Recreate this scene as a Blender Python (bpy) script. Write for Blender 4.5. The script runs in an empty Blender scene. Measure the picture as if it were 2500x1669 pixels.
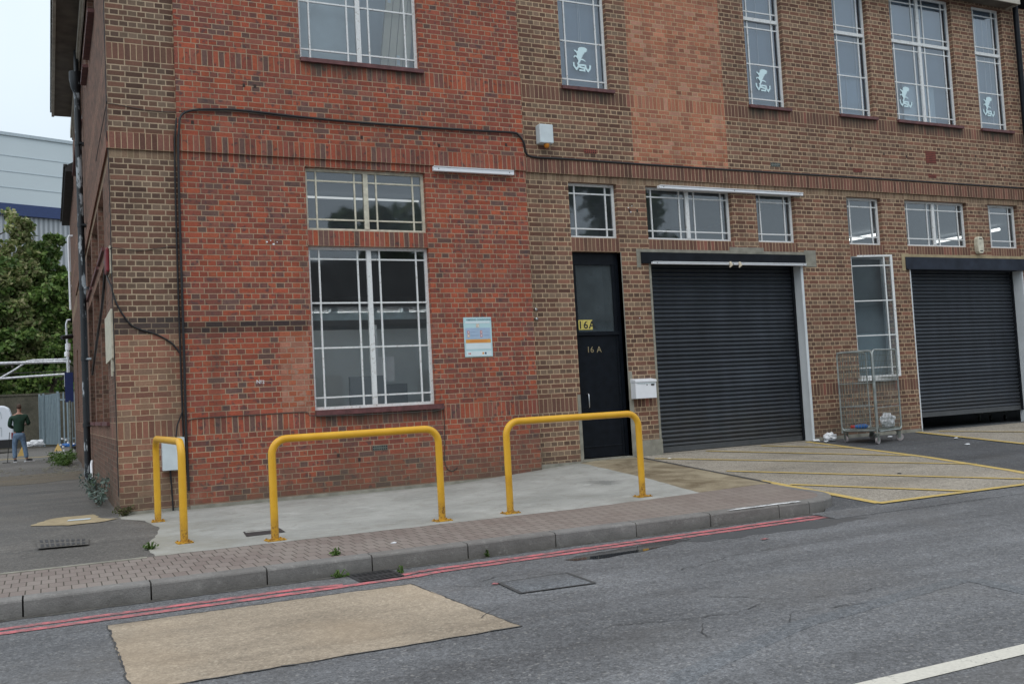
import bpy, bmesh, math, random
from math import radians, sin, cos, pi
from mathutils import Vector, Matrix, noise

scene = bpy.context.scene
random.seed(7)
# ------------------------------------------------------------------ camera
cam_d = bpy.data.cameras.new('camera'); cam = bpy.data.objects.new('camera', cam_d)
scene.collection.objects.link(cam); scene.camera = cam
cam_d.sensor_width = 36; cam_d.lens = 34.12; cam_d.clip_end = 2000; cam_d.clip_start = 0.05
CR = Vector((0.90151851, -0.42929244, -0.05451957))
CU = Vector((0.02439725, -0.0753651, 0.9968575))
CF = Vector((0.43205226, 0.90001561, 0.05746948))
M = Matrix((CR, CU, -CF)).transposed().to_4x4()
M.translation = Vector((-0.789, -13.4476, 1.2235))
cam.matrix_world = M
# ------------------------------------------------------------------ world (overcast)
SUN_EL, SUN_AZ = 52, 215      # azimuth clockwise from +Y
world = bpy.data.worlds.new('World'); scene.world = world; world.use_nodes = True
wn = world.node_tree; wn.nodes.clear()
wo = wn.nodes.new('ShaderNodeOutputWorld'); bg = wn.nodes.new('ShaderNodeBackground')
sky = wn.nodes.new('ShaderNodeTexSky'); sky.sky_type = 'NISHITA'; sky.sun_disc = False
sky.sun_elevation = radians(SUN_EL); sky.sun_rotation = radians(SUN_AZ); sky.air_density = 1.5; sky.dust_density = 4
tc = wn.nodes.new('ShaderNodeTexCoord'); sx = wn.nodes.new('ShaderNodeSeparateXYZ')
wn.links.new(tc.outputs['Generated'], sx.inputs[0])
cr = wn.nodes.new('ShaderNodeValToRGB')
cr.color_ramp.elements[0].position = 0.0; cr.color_ramp.elements[0].color = (0.66, 0.76, 0.84, 1)
cr.color_ramp.elements[1].position = 1.0; cr.color_ramp.elements[1].color = (1.12, 1.13, 1.16, 1)
e = cr.color_ramp.elements.new(0.45); e.color = (0.78, 0.88, 0.97, 1)
wn.links.new(sx.outputs['Z'], cr.inputs[0])
cn = wn.nodes.new('ShaderNodeTexNoise'); cn.inputs['Scale'].default_value = 2.2; cn.inputs['Detail'].default_value = 4
wn.links.new(tc.outputs['Generated'], cn.inputs['Vector'])
cm = wn.nodes.new('ShaderNodeMapRange'); cm.inputs[1].default_value = .3; cm.inputs[2].default_value = .7
cm.inputs[3].default_value = 10.2; cm.inputs[4].default_value = 12.2
wn.links.new(cn.outputs['Fac'], cm.inputs[0])
vm = wn.nodes.new('ShaderNodeVectorMath'); vm.operation = 'SCALE'
wn.links.new(cr.outputs[0], vm.inputs[0]); wn.links.new(cm.outputs[0], vm.inputs['Scale'])
mx = wn.nodes.new('ShaderNodeMix'); mx.data_type = 'RGBA'; mx.inputs[0].default_value = 0.9
wn.links.new(sky.outputs[0], mx.inputs[6]); wn.links.new(vm.outputs[0], mx.inputs[7])
wn.links.new(mx.outputs[2], bg.inputs[0]); bg.inputs[1].default_value = 0.1
wn.links.new(bg.outputs[0], wo.inputs[0])
# ------------------------------------------------------------------ soft sun behind cloud
sd = bpy.data.lights.new('sun', 'SUN'); sd.energy = 0.6; sd.angle = radians(35); sd.color = (1, .97, .93)
sun = bpy.data.objects.new('sun', sd); scene.collection.objects.link(sun)
az = radians(SUN_AZ); el = radians(SUN_EL)
sdir = Vector((sin(az)*cos(el), cos(az)*cos(el), sin(el)))
sun.rotation_euler = (-sdir).to_track_quat('-Z', 'Y').to_euler()
scene.view_settings.view_transform = 'Standard'; scene.view_settings.look = 'None'
scene.view_settings.exposure = 0.13; scene.view_settings.gamma = 1
scene.render.resolution_x = 1024; scene.render.resolution_y = 683

# ================================================================== node helpers
class NT:
    def __init__(s, name):
        s.m = bpy.data.materials.new(name); s.m.use_nodes = True; s.t = s.m.node_tree; s.t.nodes.clear()
        s.out = s.t.nodes.new('ShaderNodeOutputMaterial')
    def n(s, typ, **kw):
        nd = s.t.nodes.new(typ)
        for k, v in kw.items(): setattr(nd, k, v)
        return nd
    def l(s, a, b): s.t.links.new(a, b)
    def put(s, sock, v):
        if v is None: return
        if hasattr(v, 'is_output') or isinstance(v, bpy.types.NodeSocket): s.l(v, sock)
        else: sock.default_value = v
    def math(s, op, a, b=None, c=None):
        nd = s.n('ShaderNodeMath', operation=op)
        s.put(nd.inputs[0], a)
        if b is not None: s.put(nd.inputs[1], b)
        if c is not None: s.put(nd.inputs[2], c)
        return nd.outputs[0]
    def mr(s, v, a, b, c=0., d=1., smooth=False):
        nd = s.n('ShaderNodeMapRange')
        if smooth: nd.interpolation_type = 'SMOOTHSTEP'
        s.put(nd.inputs[0], v)
        for i, q in enumerate((a, b, c, d)): nd.inputs[i+1].default_value = q
        return nd.outputs[0]
    def mix(s, f, a, b, bt='MIX'):
        nd = s.n('ShaderNodeMix', data_type='RGBA', blend_type=bt)
        s.put(nd.inputs[0], f)
        s.put(nd.inputs[6], col(a) if isinstance(a, tuple) else a)
        s.put(nd.inputs[7], col(b) if isinstance(b, tuple) else b)
        return nd.outputs[2]
    def noise(s, scale, detail=3, vec=None, rough=.5, dim='3D', dist=0):
        nd = s.n('ShaderNodeTexNoise'); nd.inputs['Scale'].default_value = scale
        nd.inputs['Detail'].default_value = detail; nd.inputs['Roughness'].default_value = rough
        nd.inputs['Distortion'].default_value = dist
        s.l(vec if vec is not None else s.pos(), nd.inputs['Vector']); return nd.outputs['Fac']
    def vor(s, scale, vec=None, feat='F1', out='Distance'):
        nd = s.n('ShaderNodeTexVoronoi', feature=feat); nd.inputs['Scale'].default_value = scale
        s.l(vec if vec is not None else s.pos(), nd.inputs['Vector']); return nd.outputs[out]
    def pos(s):
        if not hasattr(s, '_p'):
            g = s.n('ShaderNodeNewGeometry'); s._p = g.outputs['Position']; s._g = g
        return s._p
    def sc(s, v, k):   # non uniform scale
        nd = s.n('ShaderNodeMapping'); nd.inputs['Scale'].default_value = k; s.l(v, nd.inputs[0]); return nd.outputs[0]
    def ramp(s, f, stops, const=False):
        nd = s.n('ShaderNodeValToRGB'); el = nd.color_ramp.elements
        if const: nd.color_ramp.interpolation = 'CONSTANT'
        el[0].position, el[0].color = stops[0][0], col(stops[0][1])
        el[1].position, el[1].color = stops[-1][0], col(stops[-1][1])
        for p, c in stops[1:-1]:
            q = el.new(p); q.color = col(c)
        s.put(nd.inputs[0], f); return nd.outputs[0]
    def bsdf(s, color, rough=.7, metal=0., bump=None, bstr=.3, bdist=.01, spec=.5, **kw):
        b = s.n('ShaderNodeBsdfPrincipled')
        s.put(b.inputs['Base Color'], col(color) if isinstance(color, tuple) else color)
        s.put(b.inputs['Roughness'], rough); s.put(b.inputs['Metallic'], metal)
        b.inputs['Specular IOR Level'].default_value = spec
        for k, v in kw.items(): s.put(b.inputs[k], v)
        if bump is not None:
            bn = s.n('ShaderNodeBump'); bn.inputs['Strength'].default_value = bstr
            bn.inputs['Distance'].default_value = bdist; s.l(bump, bn.inputs['Height']); s.l(bn.outputs[0], b.inputs['Normal'])
        s.l(b.outputs[0], s.out.inputs[0]); return b
def col(c): return (c[0], c[1], c[2], 1.0)

# ---- palette scale
def simple(name, c, rough=.6, metal=0., var=.12, scale=8., spec=.5, bump=0.0, **kw):
    t = NT(name); n1 = t.noise(scale, 5)
    f = t.mr(n1, .3, .7, 1-var, 1+var)
    vmn = t.n('ShaderNodeVectorMath', operation='SCALE'); vmn.inputs[0].default_value = c[:3]; t.l(f, vmn.inputs['Scale'])
    t.bsdf(vmn.outputs[0], rough, metal, bump=n1 if bump else None, bstr=bump, spec=spec, **kw); return t.m

STAINS = [(2.55, 4.38, 1.12), (2.58, 4.40, 6.14), (6.8, 7.72, 6.14), (10.6, 11.48, 6.14), (12.75, 13.62, 6.14), (14.22, 15.98, 6.14), (16.56, 17.48, 6.14), (12.75, 13.6, 1.2)]
def brick(name, pal, mortar, soldier=False, seed=0., base_tone=1., msh=.0, stain=False, fleck=None, mvar=.2, pal2=None):
    t = NT(name)
    uv = t.n('ShaderNodeUVMap'); uv.uv_map = 'UVMap'
    wob = t.n('ShaderNodeTexNoise'); wob.inputs['Scale'].default_value = 9; wob.inputs['Detail'].default_value = 3
    t.l(uv.outputs[0], wob.inputs['Vector'])
    w1 = t.n('ShaderNodeVectorMath', operation='SUBTRACT'); t.l(wob.outputs['Color'], w1.inputs[0]); w1.inputs[1].default_value = (.5, .5, .5)
    w2 = t.n('ShaderNodeVectorMath', operation='SCALE'); t.l(w1.outputs[0], w2.inputs[0]); w2.inputs['Scale'].default_value = .009
    w3 = t.n('ShaderNodeVectorMath', operation='ADD'); t.l(uv.outputs[0], w3.inputs[0]); t.l(w2.outputs[0], w3.inputs[1])
    s = t.n('ShaderNodeSeparateXYZ'); t.l(w3.outputs[0], s.inputs[0]); u, v = s.outputs[0], s.outputs[1]
    rh = .225 if soldier else .075
    row = t.math('FLOOR', t.math('DIVIDE', v, rh))
    if soldier: w = .075; uo = u
    else:
        par = t.math('FLOORED_MODULO', row, 2.)
        w = t.math('SUBTRACT', .225, t.math('MULTIPLY', par, .1125))
        uo = t.math('ADD', u, t.math('MULTIPLY', par, .05625))
    cu = t.math('DIVIDE', uo, w); ci = t.math('FLOOR', cu)
    fu = t.math('MULTIPLY', t.math('SUBTRACT', cu, ci), w)
    fv = t.math('SUBTRACT', v, t.math('MULTIPLY', row, rh))
    d = t.math('MINIMUM', t.math('MINIMUM', fu, t.math('SUBTRACT', w, fu)), t.math('MINIMUM', fv, t.math('SUBTRACT', rh, fv)))
    mask = t.mr(d, .0040+msh, .0075+msh, 0, 1, True)
    cb = t.n('ShaderNodeCombineXYZ'); t.l(ci, cb.inputs[0]); t.l(row, cb.inputs[1]); cb.inputs[2].default_value = seed
    wn_ = t.n('ShaderNodeTexWhiteNoise'); t.l(cb.outputs[0], wn_.inputs['Vector'])
    N = len(pal)
    base = t.ramp(wn_.outputs['Value'], [(i/N, c) for i, c in enumerate(pal)], const=True)
    if pal2: base = t.mix(par, base, t.ramp(wn_.outputs['Value'], [(i/len(pal2), c) for i, c in enumerate(pal2)], const=True))
    rs = t.n('ShaderNodeSeparateColor'); t.l(wn_.outputs['Color'], rs.inputs[0])
    inner = t.noise(38, 4, rough=.65)
    kf = t.math('MULTIPLY', t.mr(rs.outputs[1], 0, 1, .86, 1.16), t.mr(inner, .25, .75, .78, 1.22))
    sc_ = t.n('ShaderNodeVectorMath', operation='SCALE'); t.l(base, sc_.inputs[0]); t.l(kf, sc_.inputs['Scale'])
    bcol = sc_.outputs[0]
    if fleck:   # burnt face patches
        fl = t.mr(t.noise(11, 4, rough=.6), .56, .66, 0, .75)
        bcol = t.mix(fl, bcol, fleck)
    mn = t.noise(5., 4); mo = t.n('ShaderNodeVectorMath', operation='SCALE'); mo.inputs[0].default_value = mortar
    t.l(t.mr(mn, .3, .7, 1-mvar, 1+mvar), mo.inputs['Scale'])
    c = t.mix(mask, mo.outputs[0], bcol)
    ps = t.n('ShaderNodeSeparateXYZ'); t.l(t.pos(), ps.inputs[0]); X, Y, Z = ps.outputs
    # splash dirt towards the ground, broken by noise
    big = t.noise(1.3, 5, rough=.6)
    dz = t.math('ADD', Z, t.mr(big, .3, .7, -.35, .35))
    c = t.mix(t.mr(dz, -.05, .75, .62*base_tone, 0), c, (.115, .098, .072))
    # broad weathering, run-off streaks and pale lime bloom
    stv = t.noise(2.6, 4, vec=t.sc(t.pos(), (1, 1, .12)), rough=.6)
    c = t.mix(t.mr(stv, .52, .72, 0, .30), c, (.060,.048,.038))
    c = t.mix(t.mr(t.noise(1.7, 6, rough=.75), .60, .74, 0, .28), c, (.34,.27,.20))
    c = t.mix(t.mr(t.noise(.55, 5, rough=.65), .46, .72, 0, .26), c, (.05, .042, .036))
    if stain:
        tot = None
        vx = t.noise(9, 2, vec=t.sc(t.pos(), (1, 1, .08)))
        for x0, x1, z1 in STAINS:
            a = t.math('MULTIPLY', t.mr(X, x0-.06, x0+.08), t.mr(X, x1-.02, x1+.12, 1, 0))
            b = t.math('MULTIPLY', t.mr(Z, z1-.26, z1-.02), t.math('LESS_THAN', Z, z1+.02))
            q = t.math('MULTIPLY', a, b)
            tot = q if tot is None else t.math('MAXIMUM', tot, q)
        tot = t.math('MULTIPLY', tot, t.mr(vx, .35, .6, .35, .95))
        c = t.mix(tot, c, (.062, .055, .043))
    hgt = t.math('ADD', t.math('MULTIPLY', mask, 1.), t.math('MULTIPLY', inner, .35))
    t.bsdf(c, .88, bump=hgt, bstr=.55, bdist=.006, spec=.25)
    return t.m

REDP = [(.34,.082,.048),(.29,.078,.050),(.38,.095,.050),(.25,.075,.054),(.32,.090,.058),(.19,.080,.066),(.35,.088,.050),(.28,.082,.058),(.15,.085,.072),(.31,.084,.052),(.23,.080,.060),(.33,.088,.052),(.26,.095,.068),(.36,.10,.055),(.27,.075,.05)]
TANP = [(.20,.098,.068),(.165,.080,.056),(.225,.115,.080),(.13,.068,.050),(.185,.090,.063),(.21,.107,.074),(.15,.075,.053),(.235,.112,.076),(.17,.090,.065)]
TANH = [(.19,.130,.092),(.22,.152,.108),(.145,.090,.066),(.185,.125,.088),(.115,.070,.052),(.205,.136,.097),(.175,.10,.07),(.23,.157,.11),(.16,.105,.077)]
TANS = [(.17,.085,.062),(.13,.07,.052),(.20,.10,.072),(.15,.075,.057),(.24,.10,.075),(.18,.10,.07)]
HALF = [(.26,.185,.12),(.23,.155,.105),(.28,.20,.135),(.21,.14,.095),(.25,.165,.11)]
PIER = [(.16,.085,.062),(.13,.07,.05),(.20,.10,.07),(.10,.058,.043),(.18,.09,.063),(.15,.08,.056)]
SALM = [(.42,.175,.108),(.36,.15,.098),(.46,.20,.125),(.40,.16,.10),(.29,.12,.08),(.45,.23,.16),(.34,.15,.10),(.38,.145,.085)]
LOWP = [(.26,.120,.080),(.30,.150,.10),(.21,.10,.072),(.28,.165,.11),(.33,.145,.10),(.24,.15,.105)]
DRKP = [(.075,.055,.05),(.095,.065,.055),(.055,.043,.04),(.12,.075,.06)]
MR = (.37, .265, .18); MT = (.47, .345, .225)
B = {}
B['red'] = brick('red_brick', REDP, MR, fleck=(.085,.06,.062))
B['red_s'] = brick('red_brick_soldier', REDP, MR, True, 3., stain=True, fleck=(.07,.055,.055))
B['tan'] = brick('brown_brick', TANP, MT, seed=5., pal2=TANH, msh=.0012)
B['pier'] = brick('dark_brown_brick', PIER, (.42,.325,.225), seed=6., pal2=[(q[0]*.86,q[1]*.88,q[2]*.9) for q in TANH], msh=.0016)
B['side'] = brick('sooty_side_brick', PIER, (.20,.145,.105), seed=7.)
B['half'] = brick('pale_half_soldier', HALF, (.36,.27,.18), True, 10.)
B['tan_s'] = brick('brown_brick_soldier', TANS, MT, True, 9., stain=True, msh=-.0008)
B['salm'] = brick('salmon_brick', SALM, (.46,.33,.20), seed=11.)
B['salm_s'] = brick('salmon_brick_soldier', SALM, (.46,.33,.20), True, 12.)
B['low'] = brick('reddish_brown_brick', LOWP, MT, seed=13.)
B['low_s'] = brick('reddish_brown_soldier', LOWP, MT, True, 14.)
B['dtan'] = brick('sooty_brown_brick', DRKP, (.26,.20,.14), seed=15.)
B['dred'] = brick('sooty_red_brick', [(.05,.035,.035),(.10,.045,.035),(.065,.04,.038),(.14,.055,.04)], (.25,.19,.13), seed=16.)
B['smear'] = brick('smeared_red_brick', [(.34,.12,.075),(.40,.17,.115),(.36,.11,.06),(.33,.15,.105)], (.35,.24,.17), seed=17., fleck=(.38,.24,.18))
B['ledge_t'] = brick('ledge_brown_soldier', [(.17,.08,.058),(.14,.068,.05),(.20,.09,.066),(.12,.06,.046),(.22,.10,.075)], MT, True, 21., msh=-.0008)
BK = list(B); BM = [B[k] for k in BK]; BI = {k: i for i, k in enumerate(BK)}

def asphalt(name, base, spk, amp=1., g=1.):
    t = NT(name); p = t.pos()
    n1 = t.noise(.38, 6, rough=.6); n2 = t.noise(1.9, 5, rough=.65); n3 = t.noise(95, 2, rough=.6); n4 = t.noise(26, 3, rough=.6)
    streak = t.noise(1.2, 4, vec=t.sc(p, (.14, 1.2, 1)), rough=.6)
    v1 = t.vor(68, out='Color'); sv = t.n('ShaderNodeSeparateColor'); t.l(v1, sv.inputs[0])
    k = t.math('MULTIPLY', t.mr(n1, .3, .7, 1-.17*amp, 1+.15*amp), t.mr(streak, .32, .68, 1-.20*amp, 1+.20*amp))
    k = t.math('MULTIPLY', k, t.mr(n2, .3, .7, .90, 1.10)); k = t.math('MULTIPLY', k, t.mr(n4, .3, .7, 1-.22*g, 1+.22*g))
    k = t.math('MULTIPLY', k, t.mr(n3, .3, .7, 1-.34*g, 1+.34*g))
    k = t.math('MULTIPLY', k, t.mr(sv.outputs[0], 0, 1, 1-.30*g, 1+.32*g))
    s = t.n('ShaderNodeVectorMath', operation='SCALE'); s.inputs[0].default_value = base; t.l(k, s.inputs['Scale'])
    c = t.mix(t.mr(sv.outputs[1], .95, .975, 0, .40), s.outputs[0], spk)
    c = t.mix(t.mr(t.noise(.8, 4), .52, .72, 0, .4), c, (base[0]*1.02, base[1]*.92, base[2]*.80))
    t.bsdf(c, t.mr(streak, .35, .65, .62, .86), bump=t.math('ADD', n3, t.math('MULTIPLY', sv.outputs[0], .4)), bstr=.35*g, bdist=.004, spec=.4)
    return t.m
MA = {}
MA['road'] = asphalt('worn_road_asphalt', (.124,.128,.134), (.36,.35,.33), 1.35)
MA['dark'] = asphalt('dark_tarmac', (.078,.082,.088), (.40,.39,.37))
MA['alley'] = asphalt('old_alley_tarmac', (.112,.106,.097), (.32,.30,.26), 1.5)
MA['buff'] = asphalt('buff_road_patch', (.325,.270,.203), (.56,.49,.38), 1.5, .55)
MA['fore'] = asphalt('worn_buff_forecourt', (.29,.262,.218), (.52,.48,.42), .7)
MA['gravel'] = asphalt('gritty_earth', (.12,.10,.07), (.30,.26,.2))
MA['trench'] = asphalt('reinstated_strip', (.113,.121,.130), (.30,.30,.30))
def concrete():
    t = NT('pale_concrete'); n1 = t.noise(.9, 6, rough=.65); n2 = t.noise(55, 4, rough=.7); n3 = t.noise(3.5, 5, rough=.7, dist=1)
    c = t.mix(t.mr(n1, .3, .7), (.27,.275,.255), (.46,.465,.44))
    c = t.mix(t.mr(n3, .5, .68, 0, .55), c, (.24,.23,.20)); c = t.mix(t.mr(t.noise(2.1, 6, rough=.75), .58, .66, 0, .45), c, (.56,.57,.55)); c = t.mix(t.mr(t.vor(5.5), .0, .05, .6, 0), c, (.10,.10,.095))
    c = t.mix(t.mr(n2, .35, .65, 0, .22), c, (.18,.18,.17))
    ps = t.n('ShaderNodeSeparateXYZ'); t.l(t.pos(), ps.inputs[0])
    # damp stain
    vd = t.n('ShaderNodeVectorMath', operation='DISTANCE'); vd.inputs[1].default_value = (5.87, -2.2, .03)
    vs = t.n('ShaderNodeMapping'); vs.inputs['Location'].default_value = (0, -2.2*0, 0); t.l(t.pos(), vs.inputs[0]); t.l(vs.outputs[0], vd.inputs[0])
    dd = t.math('ADD', vd.outputs['Value'], t.mr(n3, .3, .7, -.22, .22))
    c = t.mix(t.mr(dd, .12, .26, .6, 0), c, (.12,.125,.12))
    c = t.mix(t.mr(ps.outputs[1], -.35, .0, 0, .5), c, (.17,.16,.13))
    c = t.mix(t.mr(t.math('ADD', ps.outputs[0], t.mr(n1, .3, .7, -.5, .5)), .0, .8, .55, 0), c, (.30,.285,.23))
    t.bsdf(c, .85, bump=n2, bstr=.35, bdist=.004, spec=.3); return t.m
MA['conc'] = concrete()
def brownconc():
    t = NT('stained_old_concrete'); n1 = t.noise(1.6, 6, rough=.7, dist=.6); n2 = t.noise(60, 3)
    c = t.mix(t.mr(n1, .35, .62), (.15,.115,.07), (.36,.31,.215))
    c = t.mix(t.mr(n2, .4, .7, 0, .3), c, (.12,.10,.07))
    t.bsdf(c, .88, bump=n2, bstr=.3, bdist=.004, spec=.3); return t.m
MA['bconc'] = brownconc()
def kerbm():
    t = NT('kerb_concrete'); n1 = t.noise(2.5, 6, rough=.7); n2 = t.noise(80, 4, rough=.7)
    c = t.mix(t.mr(n1, .3, .7), (.165,.16,.155), (.27,.262,.25)); c = t.mix(t.mr(n2, .4, .7, 0, .35), c, (.10,.10,.095))
    ps = t.n('ShaderNodeSeparateXYZ'); t.l(t.pos(), ps.inputs[0])
    c = t.mix(t.mr(t.math('ADD', ps.outputs[2], t.mr(n1, .3, .7, -.02, .02)), -.18, -.10, .45, 0), c, (.10,.092,.08))
    fl = t.math('FLOOR', t.math('DIVIDE', t.math('ADD', ps.outputs[0], .11), .885)); wn2 = t.n('ShaderNodeTexWhiteNoise', noise_dimensions='1D'); t.l(fl, wn2.inputs['W'])
    c = t.mix(t.mr(wn2.outputs['Value'], 0, 1, 0, .35), c, (.15,.135,.12))
    c = t.mix(t.mr(t.noise(9, 6, rough=.8), .56, .66, 0, .5), c, (.33,.32,.30))
    t.bsdf(c, .85, bump=t.math('ADD', n2, t.math('MULTIPLY', t.noise(12, 5, rough=.7), 2.)), bstr=.6, bdist=.008, spec=.3); return t.m
MA['kerb'] = kerbm()
def paverm():
    t = NT('block_paving'); mp = t.n('ShaderNodeMapping'); t.l(t.pos(), mp.inputs[0]); mp.inputs['Location'].default_value = (.02, .03, 0)
    b = t.n('ShaderNodeTexBrick'); t.l(mp.outputs[0], b.inputs[0]); b.inputs['Scale'].default_value = 1
    b.inputs['Color1'].default_value = (0,0,0,1); b.inputs['Color2'].default_value = (1,1,1,1); b.inputs['Mortar'].default_value = (.5,.5,.5,1)
    b.inputs['Mortar Size'].default_value = .0055; b.inputs['Mortar Smooth'].default_value = .5
    b.inputs['Brick Width'].default_value = .107; b.inputs['Row Height'].default_value = .207; b.offset = .5
    n1 = t.noise(30, 4, rough=.7); n2 = t.noise(1.1, 5)
    c = t.mix(t.mr(b.outputs['Color'], 0, 1), (.205,.165,.150), (.265,.225,.205))
    c = t.mix(t.mr(n1, .3, .7, 0, .45), c, (.14,.115,.10)); c = t.mix(t.mr(n2, .4, .7, 0, .5), c, (.30,.27,.24))
    ps = t.n('ShaderNodeSeparateXYZ'); t.l(t.pos(), ps.inputs[0])
    c = t.mix(t.mr(ps.outputs[0], 1.5, 5, 0, .35), c, (.24,.20,.17))
    jf = t.math('MULTIPLY', b.outputs['Fac'], t.mr(ps.outputs[0], 2.5, 5.5, 1, .55))
    c = t.mix(jf, c, (.075,.068,.052))
    h = t.math('ADD', t.math('MULTIPLY', b.outputs['Fac'], -1.), t.math('MULTIPLY', n1, .3))
    t.bsdf(c, .85, bump=h, bstr=.6, bdist=.006, spec=.3); return t.m
MA['paver'] = paverm()
def worn_paint(name, c0, under, lo=.40, hi=.52, sc=14, amt=.85):
    t = NT(name); n = t.noise(sc, 6, rough=.75); n2 = t.noise(60, 3)
    c = t.mix(t.mr(n, lo, hi, amt, 0), c0, under); c = t.mix(t.mr(n2, .35, .7, .0, .25), c, (c0[0]*.5, c0[1]*.5, c0[2]*.5))
    t.bsdf(c, .75, bump=n2, bstr=.3, bdist=.004, spec=.3); return t.m
MA['redline'] = worn_paint('red_road_paint', (.66,.175,.195), (.17,.13,.13), .43, .60, 10, .9)
MA['yelline'] = worn_paint('yellow_road_paint', (.60,.44,.14), (.32,.28,.20), .36, .50, 12, .7)
MA['whiline'] = worn_paint('white_road_paint', (.62,.60,.53), (.15,.15,.15), .32, .42, 20, .7)
MA['wkerb'] = worn_paint('white_kerb_paint', (.78,.79,.80), (.25,.25,.24), .40, .5, 8, .8)
MA['crack'] = simple('dark_crack', (.060,.060,.060), .95)  # plain dark tone of cracks and joints
MA['white'] = worn_paint('white_window_paint', (.76,.78,.78), (.34,.30,.25), .34, .44, 22, .8)
MA['cream'] = simple('aged_cream_paint', (.58,.55,.44), .55, var=.2, scale=14)
MA['sill'] = simple('maroon_sill_paint', (.115,.042,.042), .6, var=.35, scale=12)
def yelp():
    t = NT('worn_yellow_gloss'); n = t.noise(5, 5); n2 = t.noise(34, 5, rough=.8); ps = t.n('ShaderNodeSeparateXYZ'); t.l(t.pos(), ps.inputs[0])
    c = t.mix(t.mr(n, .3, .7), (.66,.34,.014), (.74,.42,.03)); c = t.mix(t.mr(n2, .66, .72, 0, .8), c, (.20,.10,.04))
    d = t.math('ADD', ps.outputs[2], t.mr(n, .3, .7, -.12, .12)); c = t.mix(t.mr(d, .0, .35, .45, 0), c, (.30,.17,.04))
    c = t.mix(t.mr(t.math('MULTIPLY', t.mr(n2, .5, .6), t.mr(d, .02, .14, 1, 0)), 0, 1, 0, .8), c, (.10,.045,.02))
    t.bsdf(c, t.mr(n, .3, .7, .34, .5), bump=n2, bstr=.08, bdist=.003, spec=.45); return t.m
MA['yellow'] = yelp()
MA['ypl'] = worn_paint('rusty_yellow_plate', (.62,.34,.03), (.16,.075,.03), .42, .56, 22, .85)
MA['black'] = simple('black_gloss_paint', (.006,.008,.012), .35, var=.3, spec=.18)
MA['cable'] = simple('black_cable', (.012,.012,.014), .5)
MA['tcable'] = simple('thin_grey_cable', (.05,.045,.04), .6)
def shutm():
    t = NT('dark_slate_shutter'); ps = t.n('ShaderNodeSeparateXYZ'); t.l(t.pos(), ps.inputs[0]); sl = t.math('FLOOR', t.math('DIVIDE', t.math('SUBTRACT', ps.outputs[2], .265), .0725))
    wn2 = t.n('ShaderNodeTexWhiteNoise', noise_dimensions='1D'); t.l(sl, wn2.inputs['W']); n = t.noise(1.4, 5, rough=.7); st = t.noise(3, 4, vec=t.sc(t.pos(), (1.6,1,.15)))
    k = t.math('MULTIPLY', t.mr(wn2.outputs['Value'], 0, 1, .82, 1.2), t.math('MULTIPLY', t.mr(n, .3, .7, .8, 1.25), t.mr(st, .3, .7, .85, 1.2)))
    s = t.n('ShaderNodeVectorMath', operation='SCALE'); s.inputs[0].default_value = (.038,.045,.056); t.l(k, s.inputs['Scale'])
    c = t.mix(t.mr(t.math('ADD', ps.outputs[2], t.mr(n, .3, .7, -.3, .3)), .1, 1.0, .30, 0), s.outputs[0], (.13,.12,.10))
    t.bsdf(c, t.mr(n, .3, .7, .36, .55), metal=.35, bump=t.noise(2.5, 3), bstr=.12, bdist=.02); return t.m
MA['shut'] = shutm()
MA['shutb'] = simple('shutter_bottom_bar', (.09,.095,.10), .5, metal=.4)
MA['beam'] = simple('dark_steel_beam', (.010,.012,.016), .75, spec=.15, var=.3, scale=4)
MA['beamb'] = simple('slate_steel_beam', (.024,.030,.044), .7, spec=.2, var=.3, scale=4)
MA['render'] = simple('cement_render', (.25,.24,.20), .9, var=.25, scale=7, bump=.3)
MA['rendb'] = simple('beige_render', (.36,.29,.175), .9, var=.2, scale=7, bump=.3)
MA['wpost'] = simple('white_painted_reveal', (.62,.66,.69), .7, var=.08, scale=3)
MA['wlite'] = simple('white_plastic', (.78,.80,.84), .4, var=.04)
MA['wbox'] = simple('pale_grey_plastic', (.58,.65,.68), .45, var=.06)
MA['amber'] = simple('amber_plastic', (.55,.20,.02), .3)
MA['bell'] = simple('red_plastic', (.17,.010,.016), .4)
MA['steel'] = simple('brushed_steel', (.55,.56,.57), .3, metal=1.)
MA['galv'] = simple('galvanised_steel', (.34,.37,.36), .45, metal=.75, var=.25, scale=10)
MA['galvd'] = simple('dull_zinc', (.17,.185,.165), .6, metal=.4, var=.3, scale=10)
MA['rubber'] = simple('black_rubber', (.02,.02,.02), .8)
MA['gwheel'] = simple('grey_castor_tyre', (.30,.27,.27), .6)
MA['brass'] = simple('dull_brass', (.42,.34,.20), .4, metal=.6)
MA['ink'] = simple('black_ink', (.015,.015,.015), .6)
MA['plate'] = simple('yellow_number_plate', (.62,.52,.13), .5, var=.1)
MA['iron'] = simple('cast_iron', (.055,.055,.058), .6, metal=.4, var=.4, scale=20, bump=.5)
MA['gate'] = simple('blue_grey_steel_paint', (.21,.27,.30), .55, var=.12, scale=5)
MA['pipew'] = simple('silver_pipe_lagging', (.62,.64,.68), .35, metal=.3, var=.3, scale=14)
MA['bluesign'] = simple('blue_board', (.006,.018,.10), .5)
MA['fasc'] = simple('weathered_fascia', (.42,.39,.33), .7, var=.2, scale=6)
MA['soffit'] = simple('brown_soffit_boards', (.115,.095,.075), .8, var=.3, scale=4)
MA['tile'] = simple('dark_roof_tiles', (.035,.033,.032), .8, var=.4, scale=6, bump=.6)
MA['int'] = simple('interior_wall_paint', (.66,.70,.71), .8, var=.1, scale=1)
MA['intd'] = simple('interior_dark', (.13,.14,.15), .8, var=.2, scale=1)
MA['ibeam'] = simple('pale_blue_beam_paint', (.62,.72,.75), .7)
MA['intb'] = simple('interior_shadowed', (.14,.16,.18), .8)
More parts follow.
